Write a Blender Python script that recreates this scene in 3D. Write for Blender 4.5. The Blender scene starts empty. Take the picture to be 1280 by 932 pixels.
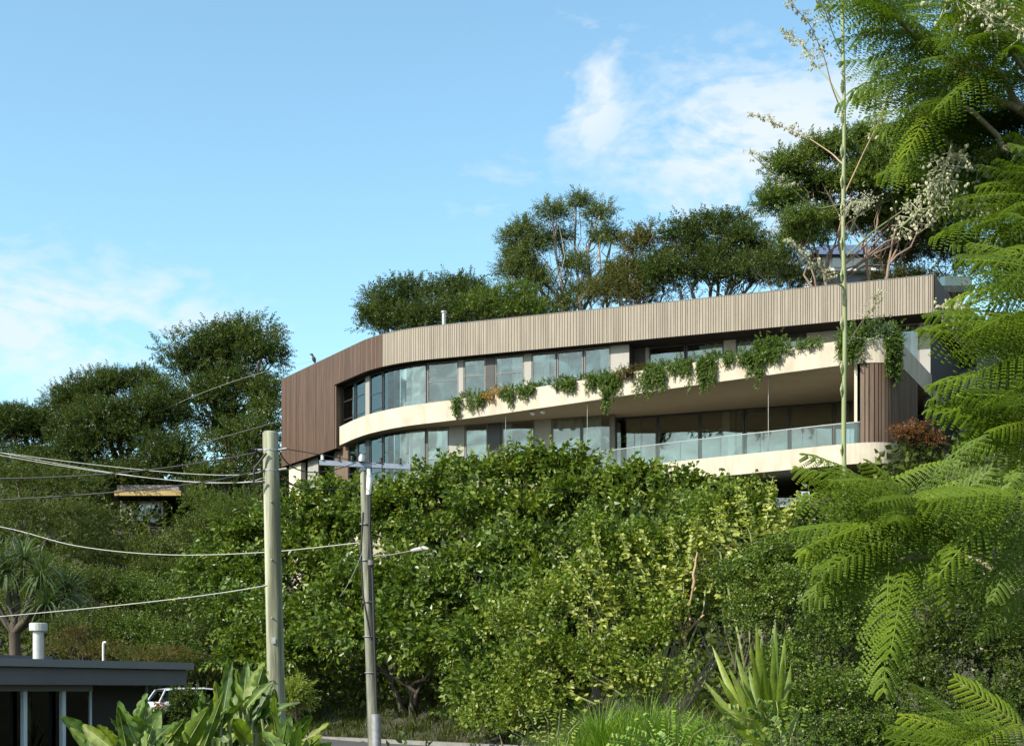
import bpy, math, random
import numpy as np
random.seed(7)
RNG = np.random.default_rng(11)
F = 1780.0; HX = 640.0; HY = 865.0
def P(x, y, D):
    """point seen at photo pixel x, y when it stands D metres ahead"""
    return np.array([(x-HX)/F*D, D, (HY-y)/F*D])
SC = bpy.context.scene
COL = SC.collection
# ------------------------------------------------------------------ mesh builder
class MB:
    def __init__(s):
        s.V=[]; s.L=[]; s.S=[]; s.A=[]; s.M=[]; s.n=0
    def add(s, v, f, var=0.5, mat=0):
        v=np.asarray(v,float).reshape(-1,3); f=np.asarray(f,int)
        if len(f)==0: return
        s.V.append(v); s.L.append((f+s.n).ravel()); s.S.append(np.full(len(f), f.shape[1]))
        s.A.append(np.broadcast_to(np.asarray(var,float),(len(f),)).copy()); s.M.append(np.full(len(f),mat))
        s.n+=len(v)
    def box(s, x0,x1,y0,y1,z0,z1, var=.5, mat=0):
        v=[(x0,y0,z0),(x1,y0,z0),(x1,y1,z0),(x0,y1,z0),(x0,y0,z1),(x1,y0,z1),(x1,y1,z1),(x0,y1,z1)]
        s.add(v,[(0,3,2,1),(4,5,6,7),(0,1,5,4),(1,2,6,5),(2,3,7,6),(3,0,4,7)],var,mat)
    def seg(s, a, b, z0, z1, t, off=0.0, var=.5, mat=0):
        """upright slab from plan point a to b; t thick, off pushes to the left of a->b"""
        a=np.array(a[:2],float); b=np.array(b[:2],float); d=b-a; L=np.linalg.norm(d)
        if L<1e-6: return
        d/=L; n=np.array([-d[1],d[0]])
        q=[a+n*off,b+n*off,b+n*(off+t),a+n*(off+t)]
        v=[(p[0],p[1],z) for z in (z0,z1) for p in q]
        s.add(v,[(0,3,2,1),(4,5,6,7),(0,1,5,4),(1,2,6,5),(2,3,7,6),(3,0,4,7)],var,mat)
    def strip(s, pts, z0, z1, t, off=0.0, var=.5, mat=0):
        """mitred wall along a plan polyline, one continuous solid"""
        A=offset(pts,off); B=offset(pts,off+t); n=len(A)
        v=[(p[0],p[1],z0) for p in A]+[(p[0],p[1],z0) for p in B]+[(p[0],p[1],z1) for p in A]+[(p[0],p[1],z1) for p in B]
        f=[]
        for i in range(n-1):
            j=i+1
            f+=[(i,j,2*n+j,2*n+i),(n+j,n+i,3*n+i,3*n+j),(2*n+i,2*n+j,3*n+j,3*n+i),(j,i,n+i,n+j)]
        f+=[(0,2*n,3*n,n),(n-1,2*n-1,4*n-1,3*n-1)]
        s.add(v,f,var,mat)
    def prism(s, poly, z0, z1, var=.5, mat=0):
        n=len(poly); v=[(p[0],p[1],z0) for p in poly]+[(p[0],p[1],z1) for p in poly]
        s.add(v,[(i,(i+1)%n,n+(i+1)%n,n+i) for i in range(n)],var,mat)
        k=s.n
        vb=[(p[0],p[1],z0) for p in poly]; vt=[(p[0],p[1],z1) for p in poly]
        s.add(vb,[list(range(n))[::-1]],var,mat); s.add(vt,[list(range(n))],var,mat)
    def tube(s, pts, r, seg=8, var=.5, mat=0, cap=True):
        pts=np.array([np.array(p,float) for p in pts]); n=len(pts)
        r=np.broadcast_to(np.asarray(r,float),(n,))
        T=np.gradient(pts,axis=0); T/=np.linalg.norm(T,axis=1)[:,None]+1e-9
        ref=np.array([0,0,1.]) if abs(T[0][2])<.9 else np.array([1.,0,0])
        vs=[]
        u=np.cross(T[0],ref); u/=np.linalg.norm(u)
        ang=np.arange(seg)*2*math.pi/seg
        for i in range(n):
            u=u-T[i]*np.dot(u,T[i]); u/=np.linalg.norm(u)+1e-9; w=np.cross(T[i],u)
            vs.append(pts[i]+r[i]*(np.cos(ang)[:,None]*u+np.sin(ang)[:,None]*w))
        v=np.concatenate(vs)
        i=np.arange(n-1)[:,None]*seg; j=np.arange(seg)[None]; j2=(j+1)%seg
        f=np.stack([i+j,i+j2,i+seg+j2,i+seg+j],-1).reshape(-1,4)
        s.add(v,f,var,mat)
        if cap:
            s.add(vs[0],[list(range(seg))],var,mat); s.add(vs[-1],[list(range(seg))[::-1]],var,mat)
    def build(s, name, mats, parent=None, smooth=False):
        me=bpy.data.meshes.new(name)
        V=np.concatenate(s.V); L=np.concatenate(s.L); S=np.concatenate(s.S)
        loc=np.zeros(3)
        if parent is None:
            loc=np.array([V[:,0].mean(),V[:,1].mean(),V[:,2].min()])
        else:
            loc=np.array(parent.get('_w',(0,0,0)))
        me.vertices.add(len(V)); me.vertices.foreach_set('co',(V-loc).astype('f').ravel())
        me.loops.add(len(L)); me.loops.foreach_set('vertex_index',L.astype('i'))
        me.polygons.add(len(S)); st=np.concatenate([[0],np.cumsum(S)[:-1]])
        me.polygons.foreach_set('loop_start',st.astype('i')); me.polygons.foreach_set('loop_total',S.astype('i'))
        me.polygons.foreach_set('material_index',np.concatenate(s.M).astype('i'))
        me.polygons.foreach_set('use_smooth',np.full(len(S),smooth))
        at=me.attributes.new('var','FLOAT','FACE'); at.data.foreach_set('value',np.concatenate(s.A).astype('f'))
        me.update(calc_edges=True); me.validate()
        if not isinstance(mats,(list,tuple)): mats=[mats]
        for m in mats: me.materials.append(m)
        o=bpy.data.objects.new(name,me); COL.objects.link(o)
        if parent is not None: o.parent=parent; o['_w']=tuple(loc)
        else: o.location=loc; o['_w']=tuple(loc)
        return o
def offset(pts, off):
    pts=[np.array(p[:2],float) for p in pts]
    pts=[p for i,p in enumerate(pts) if i==0 or np.linalg.norm(p-pts[i-1])>1e-5]; n=len(pts); out=[]
    for i in range(n):
        ds=[]
        if i>0: ds.append(pts[i]-pts[i-1])
        if i<n-1: ds.append(pts[i+1]-pts[i])
        ns=[np.array([-d[1],d[0]])/np.linalg.norm(d) for d in ds]
        m=sum(ns); m/=np.linalg.norm(m); k=off/max(.5,float(np.dot(m,ns[0])))
        out.append(pts[i]+m*k)
    return out
def tag(o, label=None, cat=None, group=None, kind=None):
    if label: o['label']=label
    if cat: o['category']=cat
    if group: o['group']=group
    if kind: o['kind']=kind
    return o
def thing(name, loc, label, cat, group=None):
    o=bpy.data.objects.new(name,None); COL.objects.link(o); o.location=tuple(float(c) for c in loc)
    o.empty_display_size=.3
    o['_w']=tuple(float(c) for c in loc)
    return tag(o,label,cat,group)
# ------------------------------------------------------------------ materials
MATS={}
def newmat(name):
    m=bpy.data.materials.new(name); m.use_nodes=True; nt=m.node_tree; nt.nodes.clear()
    out=nt.nodes.new('ShaderNodeOutputMaterial'); MATS[name]=m
    return m,nt,out
def N(nt,t,**k):
    n=nt.nodes.new(t)
    for a,b in k.items():
        if a.startswith('i_'): n.inputs[a[2:].replace('_',' ')].default_value=b
        else: setattr(n,a,b)
    return n
def ramp(nt,fac,stops):
    r=nt.nodes.new('ShaderNodeValToRGB'); e=r.color_ramp.elements
    while len(e)<len(stops): e.new(.5)
    for q,(p,c) in zip(e,stops): q.position=p; q.color=(*c,1)
    nt.links.new(fac,r.inputs[0]); return r.outputs[0]
def surf(name, c1, c2, scale=3, rough=.6, bump=.0, bscale=40, detail=6, metal=0, stretch=None, spec=.5, amp=(.3,.7), varamt=0):
    m,nt,out=newmat(name)
    tc=N(nt,'ShaderNodeTexCoord'); vec=tc.outputs['Object']
    if stretch:
        mp=N(nt,'ShaderNodeMapping'); mp.inputs['Scale'].default_value=stretch
        nt.links.new(vec,mp.inputs[0]); vec=mp.outputs[0]
    no=N(nt,'ShaderNodeTexNoise'); no.inputs['Scale'].default_value=scale; no.inputs['Detail'].default_value=detail; no.inputs['Roughness'].default_value=.65
    nt.links.new(vec,no.inputs['Vector'])
    c=ramp(nt,no.outputs[0],[(amp[0],c1),(amp[1],c2)])
    if varamt:
        at=N(nt,'ShaderNodeAttribute',attribute_name='var')
        mr=N(nt,'ShaderNodeMapRange'); mr.inputs['To Min'].default_value=1-varamt; mr.inputs['To Max'].default_value=1+varamt
        nt.links.new(at.outputs['Fac'],mr.inputs[0])
        vm=N(nt,'ShaderNodeVectorMath',operation='SCALE'); nt.links.new(c,vm.inputs[0]); nt.links.new(mr.outputs[0],vm.inputs['Scale']); c=vm.outputs[0]
    p=N(nt,'ShaderNodeBsdfPrincipled'); p.inputs['Roughness'].default_value=rough; p.inputs['Metallic'].default_value=metal
    p.inputs['Specular IOR Level'].default_value=spec
    nt.links.new(c,p.inputs['Base Color'])
    if bump:
        n2=N(nt,'ShaderNodeTexNoise'); n2.inputs['Scale'].default_value=bscale; n2.inputs['Detail'].default_value=5
        nt.links.new(vec,n2.inputs['Vector'])
        b=N(nt,'ShaderNodeBump'); b.inputs['Strength'].default_value=bump; b.inputs['Distance'].default_value=.02
        nt.links.new(n2.outputs[0],b.inputs['Height']); nt.links.new(b.outputs[0],p.inputs['Normal'])
    nt.links.new(p.outputs[0],out.inputs[0]); return m
def leafmat(name, stops, trans=.27, rough=.45, spec=.35, tint=(1.45,1.55,.4), warm=(.97,.97,.75), spots=0):
    """leaf blade: colour per leaf from the var attribute; thin, lets some light through"""
    m,nt,out=newmat(name)
    at=N(nt,'ShaderNodeAttribute',attribute_name='var')
    c=ramp(nt,at.outputs['Fac'],stops)
    p=N(nt,'ShaderNodeBsdfPrincipled'); p.inputs['Roughness'].default_value=rough; p.inputs['Specular IOR Level'].default_value=spec
    wc=N(nt,'ShaderNodeVectorMath',operation='MULTIPLY'); wc.inputs[1].default_value=warm; nt.links.new(c,wc.inputs[0]); c=wc.outputs[0]
    if spots:
        tc=N(nt,'ShaderNodeTexCoord'); nz=N(nt,'ShaderNodeTexNoise'); nz.inputs['Scale'].default_value=spots; nz.inputs['Detail'].default_value=6; nt.links.new(tc.outputs['Object'],nz.inputs['Vector'])
        rp=ramp(nt,nz.outputs[0],[(.30,(.45,.38,.3)),(.42,(.85,.85,.8)),(.6,(1.1,1.1,1)),(.72,(1.5,1.3,.9))]); sm=N(nt,'ShaderNodeVectorMath',operation='MULTIPLY'); nt.links.new(c,sm.inputs[0]); nt.links.new(rp,sm.inputs[1]); c=sm.outputs[0]
        bz=N(nt,'ShaderNodeBump'); bz.inputs['Strength'].default_value=.5; bz.inputs['Distance'].default_value=.02; nt.links.new(nz.outputs[0],bz.inputs['Height']); nt.links.new(bz.outputs[0],p.inputs['Normal'])
    nt.links.new(c,p.inputs['Base Color'])
    t=N(nt,'ShaderNodeBsdfTranslucent')
    mu=N(nt,'ShaderNodeVectorMath',operation='MULTIPLY'); mu.inputs[1].default_value=tint
    nt.links.new(c,mu.inputs[0]); nt.links.new(mu.outputs[0],t.inputs[0])
    mx=N(nt,'ShaderNodeMixShader'); mx.inputs[0].default_value=trans
    nt.links.new(p.outputs[0],mx.inputs[1]); nt.links.new(t.outputs[0],mx.inputs[2]); nt.links.new(mx.outputs[0],out.inputs[0])
    return m
def glassmat(name, refl=.35, tint=(.75,.85,.85), gl=(.9,.95,1), rough=.01, bump=0):
    m,nt,out=newmat(name)
    tr=N(nt,'ShaderNodeBsdfTransparent'); tr.inputs[0].default_value=(*tint,1)
    g=N(nt,'ShaderNodeBsdfGlossy'); g.inputs[0].default_value=(*gl,1); g.inputs['Roughness'].default_value=rough
    fr=N(nt,'ShaderNodeFresnel'); fr.inputs[0].default_value=1.5
    ad=N(nt,'ShaderNodeMath',operation='ADD',use_clamp=True); ad.inputs[1].default_value=refl
    nt.links.new(fr.outputs[0],ad.inputs[0])
    mx=N(nt,'ShaderNodeMixShader'); nt.links.new(ad.outputs[0],mx.inputs[0]); nt.links.new(tr.outputs[0],mx.inputs[1]); nt.links.new(g.outputs[0],mx.inputs[2])
    if bump:
        tc=N(nt,'ShaderNodeTexCoord'); n2=N(nt,'ShaderNodeTexNoise'); n2.inputs['Scale'].default_value=.5; n2.inputs['Detail'].default_value=1
        nt.links.new(tc.outputs['Object'],n2.inputs['Vector'])
        b=N(nt,'ShaderNodeBump'); b.inputs['Strength'].default_value=bump; b.inputs['Distance'].default_value=.1
        nt.links.new(n2.outputs[0],b.inputs['Height']); nt.links.new(b.outputs[0],g.inputs['Normal'])
    nt.links.new(mx.outputs[0],out.inputs[0]); return m
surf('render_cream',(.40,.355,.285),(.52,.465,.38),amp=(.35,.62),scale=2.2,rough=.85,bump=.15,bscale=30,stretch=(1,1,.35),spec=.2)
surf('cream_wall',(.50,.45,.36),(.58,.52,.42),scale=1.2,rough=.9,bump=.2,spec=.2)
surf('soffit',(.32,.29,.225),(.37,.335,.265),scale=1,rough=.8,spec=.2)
surf('clad_beige',(.235,.20,.158),(.305,.265,.212),scale=5,rough=.6,bump=.25,bscale=30,stretch=(1,1,.12),varamt=.06,spec=.4)
surf('clad_brown',(.078,.046,.031),(.135,.080,.054),scale=5,rough=.55,bump=.25,bscale=30,stretch=(1,1,.10),varamt=.2,spec=.4)
surf('clad_dark',(.10,.068,.048),(.16,.11,.08),scale=5,rough=.6,bump=.2,bscale=30,stretch=(1,1,.1),varamt=.2,spec=.3)
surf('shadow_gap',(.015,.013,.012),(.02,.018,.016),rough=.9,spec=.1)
surf('roofing',(.25,.25,.25),(.32,.32,.32),rough=.8)
surf('frame_dark',(.02,.02,.022),(.035,.035,.037),rough=.4)
surf('frame_bronze',(.12,.11,.10),(.16,.15,.14),rough=.4)
surf('panel_grey',(.26,.25,.23),(.33,.32,.29),scale=1.5,rough=.55,stretch=(1,1,.2))
surf('wall_charcoal',(.045,.042,.04),(.06,.055,.05),rough=.7)
surf('wall_slate',(.16,.18,.22),(.19,.21,.25),rough=.7)
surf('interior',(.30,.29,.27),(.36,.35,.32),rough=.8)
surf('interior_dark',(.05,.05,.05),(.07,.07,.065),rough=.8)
glassmat('window_glass',.11,(.92,.95,.93),(.80,.83,.77),.01,bump=.35)
glassmat('balcony_glass',.24,(.85,.88,.84),(.62,.65,.60),.01,bump=.2)
glassmat('rail_glass',.07,(.92,.93,.91),(.66,.66,.60),.02)
surf('rail_metal',(.3,.3,.29),(.4,.4,.38),rough=.3,metal=.6)
def curtainmat():
    m,nt,out=newmat('curtain')
    d=N(nt,'ShaderNodeBsdfDiffuse'); d.inputs[0].default_value=(.93,.94,.93,1)
    t=N(nt,'ShaderNodeBsdfTranslucent'); t.inputs[0].default_value=(.8,.85,.85,1)
    mx=N(nt,'ShaderNodeMixShader'); mx.inputs[0].default_value=.15
    nt.links.new(d.outputs[0],mx.inputs[1]); nt.links.new(t.outputs[0],mx.inputs[2]); nt.links.new(mx.outputs[0],out.inputs[0])
curtainmat()
surf('white_paint',(.74,.74,.72),(.82,.82,.8),rough=.5)
surf('pole_wood',(.13,.135,.09),(.40,.41,.31),amp=(.40,.60),scale=5,rough=.85,bump=.6,bscale=14,stretch=(1,1,.06),detail=9,spec=.2)
surf('pole_wood_far',(.10,.105,.08),(.30,.31,.25),amp=(.4,.6),scale=5,rough=.85,bump=.6,bscale=14,stretch=(1,1,.06),detail=9,spec=.2)
surf('flue_metal',(.40,.41,.41),(.52,.53,.52),scale=10,rough=.5,metal=.3)
surf('galv',(.26,.27,.28),(.42,.43,.44),scale=12,rough=.45,metal=.5)
surf('blue_steel',(.20,.24,.32),(.27,.31,.39),scale=8,rough=.5,metal=.2)
surf('black_rubber',(.012,.012,.013),(.022,.022,.022),rough=.6)
surf('grey_cable',(.30,.30,.29),(.40,.40,.38),rough=.6)
surf('white_cable',(.30,.30,.28),(.38,.38,.35),rough=.6)
surf('ceramic',(.30,.13,.06),(.36,.16,.08),rough=.25)
surf('asphalt',(.045,.045,.047),(.075,.075,.075),scale=20,rough=.9,bump=.3,bscale=90)
surf('concrete',(.14,.14,.13),(.22,.21,.20),scale=4,rough=.9,bump=.3)
surf('colorbond_slate',(.085,.09,.105),(.105,.11,.125),scale=1.5,rough=.45)
surf('gutter_slate',(.14,.15,.17),(.17,.18,.2),scale=1.5,rough=.4)
surf('dark_room',(.010,.010,.012),(.014,.014,.016),rough=.6)
surf('post_blue',(.42,.52,.62),(.5,.6,.68),rough=.4)
surf('car_paint_shaded',(.46,.50,.54),(.50,.54,.58),rough=.2)  # white car; its bluish shade is mixed into the paint colour
surf('car_black',(.01,.01,.012),(.015,.015,.016),rough=.3)
glassmat('car_glass',.03,(.12,.14,.15),(.35,.38,.42),.01)
surf('tail_red',(.35,.015,.01),(.5,.03,.02),rough=.15)
surf('yellow_gutter',(.38,.26,.09),(.46,.33,.13),rough=.6)
surf('stone',(.50,.42,.33),(.70,.60,.48),scale=3,rough=.9,bump=.5)
surf('rust',(.16,.045,.02),(.24,.075,.035),scale=4,rough=.8,bump=.3)
surf('tile_roof',(.22,.20,.19),(.30,.27,.25),rough=.8)
surf('blue_roof',(.10,.16,.28),(.14,.20,.33),rough=.5)
surf('bark_grey',(.16,.13,.10),(.34,.29,.23),scale=5,rough=.9,bump=.8,bscale=10,stretch=(1,1,.2))
surf('bark_pale',(.20,.17,.14),(.36,.31,.26),scale=3,rough=.8,bump=.4,bscale=10,stretch=(1,1,.2))
surf('bark_red',(.16,.105,.075),(.28,.19,.14),scale=3,rough=.8,bump=.4,bscale=10,stretch=(1,1,.2))
surf('bark_dark',(.05,.04,.03),(.10,.08,.06),scale=5,rough=.9,bump=.6,bscale=10,stretch=(1,1,.2))
surf('twig_tan',(.30,.20,.12),(.42,.30,.18),scale=5,rough=.8)
surf('stem_green',(.15,.19,.075),(.27,.30,.13),scale=2.5,rough=.5,bump=.2,bscale=12,stretch=(1,1,.15))
surf('soil',(.022,.024,.012),(.05,.05,.025),scale=.8,rough=.95,bump=.6,bscale=6)
# leaf colours
G=lambda a,b,c:(a,b,c)
leafmat('leaf_mid',[(0,G(.035,.072,.016)),(.5,G(.096,.150,.024)),(.85,G(.165,.215,.034)),(1,G(.30,.31,.09))],trans=.22,rough=.38)
leafmat('leaf_lime',[(0,G(.07,.12,.02)),(.45,G(.13,.19,.028)),(.75,G(.22,.26,.055)),(1,G(.42,.42,.15))],trans=.27,rough=.42)
leafmat('leaf_plume',[(0,G(.12,.18,.035)),(.6,G(.24,.29,.07)),(1,G(.40,.42,.14))],trans=.27,rough=.45)
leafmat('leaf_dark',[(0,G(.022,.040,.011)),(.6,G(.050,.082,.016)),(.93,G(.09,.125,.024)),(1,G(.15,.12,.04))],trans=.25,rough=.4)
leafmat('leaf_olive',[(0,G(.035,.055,.014)),(.6,G(.080,.110,.024)),(.92,G(.14,.165,.036)),(1,G(.26,.20,.09))],trans=.28,rough=.5)
leafmat('leaf_gum',[(0,G(.05,.075,.022)),(.6,G(.095,.13,.032)),(1,G(.16,.19,.045))],trans=.22,rough=.45)
leafmat('leaf_rusty',[(0,G(.05,.075,.015)),(.45,G(.085,.10,.02)),(.75,G(.16,.10,.03)),(1,G(.24,.11,.04))],trans=.22,rough=.5)
leafmat('leaf_redtip',[(0,G(.03,.05,.013)),(.5,G(.06,.08,.02)),(.65,G(.14,.065,.03)),(1,G(.24,.10,.06))],trans=.22,rough=.4)
leafmat('leaf_frond',[(0,G(.05,.095,.012)),(.5,G(.125,.20,.018)),(.9,G(.25,.32,.035)),(1,G(.36,.34,.07))],trans=.42,rough=.5,tint=(1.45,1.5,.5))
leafmat('leaf_paddle',[(0,G(.045,.10,.02)),(.6,G(.10,.17,.03)),(1,G(.24,.28,.05))],trans=.3,rough=.5,spots=7)
leafmat('leaf_sword',[(0,G(.09,.15,.03)),(1,G(.20,.26,.05))],trans=.25,rough=.45,spots=9)
leafmat('leaf_pandan',[(0,G(.06,.10,.055)),(1,G(.14,.20,.11))],trans=.2,rough=.35)
leafmat('leaf_grass',[(0,G(.08,.16,.018)),(.7,G(.15,.27,.03)),(1,G(.28,.34,.08))],trans=.27,rough=.5)
leafmat('petal',[(0,G(.42,.42,.24)),(.5,G(.56,.56,.40)),(1,G(.70,.68,.56))],trans=.27,rough=.6,tint=(1,1,.85),warm=(1,1,1))
leafmat('leaf_vine',[(0,G(.045,.09,.018)),(.6,G(.09,.15,.028)),(.9,G(.12,.18,.04)),(1,G(.3,.14,.06))],trans=.28,rough=.4)
leafmat('leaf_dry',[(0,G(.30,.22,.08)),(1,G(.42,.24,.10))],trans=.22,rough=.6)
M=MATS
# ------------------------------------------------------------------ leaf templates (x = shoot direction, z = up)
def leaf(L,W,pos,d,up,fold=.15,curl=.15):
    d=np.array(d,float); d/=np.linalg.norm(d); up=np.array(up,float); up-=d*np.dot(up,d); up/=np.linalg.norm(up)+1e-9
    sd=np.cross(up,d); p=np.array(pos,float)
    return np.array([p, p+d*L*.42+sd*W*.5+up*W*fold, p+d*L-up*L*curl, p+d*L*.42-sd*W*.5+up*W*fold])
def leaf6(L,W,pos,d,up,fold=.18,curl=.2):
    d=np.array(d,float); d/=np.linalg.norm(d); up=np.array(up,float); up-=d*np.dot(up,d); up/=np.linalg.norm(up)+1e-9
    sd=np.cross(up,d); p=np.array(pos,float)
    return np.array([p, p+d*L*.3+sd*W*.5+up*W*fold, p+d*L*.68+sd*W*.4+up*(W*fold-L*curl*.4), p+d*L-up*L*curl,
                     p+d*L*.68-sd*W*.4+up*(W*fold-L*curl*.4), p+d*L*.3-sd*W*.5+up*W*fold, p+d*L*.35, p+d*L*.7-up*L*curl*.4])
F6=[(0,6,1,1),(6,7,2,1),(7,3,2,2),(0,5,6,6),(5,4,7,6),(4,3,7,7)]
def shoot(n,L,W,ln=1.,spread=70,droop=.3,six=False,seed=0,cluster=0):
    r=np.random.default_rng(seed); V=[];Fc=[];A=[];k=0
    for i in range(n):
        t=(i+.5)/n
        if cluster: t=.3+.7*t
        a=i*2.4+r.uniform(-.5,.5); s=math.radians(spread*(1-.45*t)+r.uniform(-15,15))
        d=np.array([math.cos(s),math.sin(s)*math.cos(a),math.sin(s)*math.sin(a)*.8-droop*r.uniform(.3,1)])
        l=L*r.uniform(.7,1.15)*(1-.3*t); w=W*l/L
        pos=(t*ln,0,-.1*t*t*ln); up=(-.2,r.uniform(-.4,.4),1)
        if six:
            V.append(leaf6(l,w,pos,d,up)); 
            for f in F6: 
                g=[q+k for q in f]; Fc.append(g); A.append(r.uniform(0,1) if f==F6[0] else A[-1])
            k+=8
        else:
            V.append(leaf(l,w,pos,d,up,.12,.2)); Fc.append([k,k+1,k+2,k+3]); A.append(r.uniform(0,1)); k+=4
    return np.concatenate(V),np.array(Fc),np.array(A)
T_BROAD=[shoot(9,.42,.30,seed=i,droop=.55) for i in range(6)]
T_BROAD6=[shoot(9,.40,.24,seed=20+i,six=True,droop=.3) for i in range(6)]
T_SMALL=[shoot(14,.30,.13,seed=40+i) for i in range(6)]
T_FINE=[shoot(18,.26,.08,seed=60+i,spread=60) for i in range(6)]
T_ROUND=[shoot(10,.30,.24,seed=80+i,spread=80) for i in range(6)]
T_GUM=[shoot(10,.42,.10,seed=100+i,droop=.7) for i in range(6)]
def twopinnate(np_=14,nl=9,seed=0,droop=.5,ll=.052,lw=.020,curve=.22):
    """feathery twice-divided frond, unit length"""
    r=np.random.default_rng(seed); V=[];A=[]
    for i in range(np_):
        t=.10+.88*i/(np_-1); prof=.235*(math.sin(math.pi*min(1,t*.78+.20))**.7)+.02
        for sgn in (-1,1):
            L=prof*r.uniform(.9,1.05)
            bz=-curve*t*t
            d=np.array([.42+.25*t,sgn*.9,0]); d/=np.linalg.norm(d)
            dr=droop*r.uniform(.7,1.3)
            tone=r.uniform(-.15,.15); d2=d+np.array([-.12*t,0,0])
            for j in range(nl):
                u=(j+.6)/nl
                p=np.array([t,0,bz])+d*L*u+np.array([0,0,-dr*L*u*u])
                lb=ll*(1-.55*abs(u-.45))
                for s2 in (-1,1):
                    q=np.array([-d[1],d[0],0])*s2+d*.55
                    V.append(leaf(lb,lw,p,q,(0,0,1),.0,.25)); A.append(.5+tone+r.uniform(-.2,.2))
    n=len(V); Fc=np.arange(4*n).reshape(-1,4)
    # rachis and pinna stalks as thin strips
    V=np.concatenate(V); VV=[V]; FF=[Fc]; AA=[np.clip(A,0,1)]; k=len(V)
    w=.005
    for i in range(8):
        a,b=i/8,(i+1)/8
        VV.append(np.array([(a,-w,-curve*a*a),(a,w,-curve*a*a),(b,w*.7,-curve*b*b),(b,-w*.7,-curve*b*b)])); FF.append(np.array([[k,k+1,k+2,k+3]])); AA.append(np.array([1.])); k+=4
    return np.concatenate(VV),np.concatenate(FF),np.concatenate(AA)
T_FROND=[twopinnate(seed=i,np_=13,nl=12,ll=.027,lw=.031,droop=[.8,1.2,1.5,1.0][i%4],curve=[.1,.25,.35,.2][i%4]) for i in range(8)]
T_FEATHER=[twopinnate(seed=30+i,np_=8,nl=3,droop=.5,ll=.13,lw=.06) for i in range(4)]
def basis(D,up=None,roll=.5,rng=RNG):
    D=D/np.linalg.norm(D,axis=1)[:,None]
    U=np.zeros_like(D)+np.array([0,0,1.]) if up is None else up
    U=U+rng.normal(0,roll,D.shape)
    U=U-D*(U*D).sum(1)[:,None]; U/=np.linalg.norm(U,axis=1)[:,None]+1e-9
    Y=np.cross(U,D)
    return np.stack([D,Y,U],1)  # rows
def scatter(mb,tpl,Pp,D,S,var=None,roll=.5,vspread=.5,mat=0,rng=RNG,up=None):
    Pp=np.asarray(Pp,float); n=len(Pp)
    if n==0: return
    D=np.asarray(D,float); S=np.broadcast_to(np.asarray(S,float),(n,))
    R=basis(D,up=None if up is None else np.broadcast_to(np.array(up,float),D.shape),roll=roll,rng=rng)
    if var is None: var=rng.uniform(0,1,n)
    k=rng.integers(0,len(tpl),n)
    for i,(tv,tf,ta) in enumerate(tpl):
        idx=np.where(k==i)[0]
        if len(idx)==0: continue
        v=np.einsum('vk,nkj->nvj',tv,R[idx])*S[idx][:,None,None]+Pp[idx][:,None,:]
        f=tf[None]+(np.arange(len(idx))*len(tv))[:,None,None]
        a=(1-vspread)*var[idx][:,None]+vspread*ta[None]
        mb.add(v.reshape(-1,3),f.reshape(-1,tf.shape[1]),a.ravel(),mat)
def sph(n,rng=RNG):
    u=rng.normal(size=(n,3)); return u/np.linalg.norm(u,axis=1)[:,None]
def crown(mb,blobs,density,size,tpl,sub=.42,nsub=16,upb=.25,flat=.75,inner=.25,vspread=.55,low=-.55,rng=RNG,tone=.5,tonevar=.25,back=.6,rough=.18):
    """blobs: (centre xyz, radii xyz). lumps on each blob, shoots on each lump. returns lump centres"""
    lumps=[]
    for c,r in blobs:
        c=np.array(c); r=np.array(r); u=sph(nsub*3,rng); u=u[u[:,2]>low][:nsub]
        rad=rng.uniform(.55,1.08,len(u))[:,None]
        q=c+u*r*rad*(1-sub*.55); lumps.append((c,r*.55,c,.5))
        for p in q: lumps.append((p,r*sub*rng.uniform(.6,1.25),c,rng.uniform(0,1)))
    for p,r,c,t in lumps:
        a=4*math.pi*((r[0]*r[1]+r[0]*r[2]+r[1]*r[2])/3)
        n=int(a*density/(size*size)*.62)+8
        u=sph(n,rng); u[:,2]=np.where(u[:,2]<low,-u[:,2],u[:,2])
        # side turned away from the street gets fewer shoots
        keep=(u[:,1]<.35)|(rng.uniform(size=n)<back); u=u[keep]; n=len(u)
        rad=np.where(rng.uniform(size=n)<inner,rng.uniform(.3,.9,n),1+rng.normal(0,rough,n))[:,None]
        pos=p+u*r*np.array([1,1,flat])*rad
        d=u+rng.normal(0,.45,(n,3))+np.array([0,0,upb])
        tv=np.clip(tone+tonevar*(t-.5)*2+rng.normal(0,.15,n),0,1)
        scatter(mb,tpl,pos,d,size*rng.uniform(.7,1.25,n),var=tv,vspread=vspread,rng=rng)
    return [l[0] for l in lumps]
def limb(mb,a,b,r0,r1,rng,seg=6,wob=.06,n=6,sag=0):
    a=np.array(a,float); b=np.array(b,float); L=np.linalg.norm(b-a); t=np.linspace(0,1,n)[:,None]
    p=a+(b-a)*t; w=rng.normal(0,wob*L,(n,3))*np.sin(math.pi*t); w[:,2]*=.4
    p=p+w; p[:,2]+=(np.sin(math.pi*t)*sag*L)[:,0]
    mb.tube(p,np.linspace(r0,r1,n),seg,cap=False); return p
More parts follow.
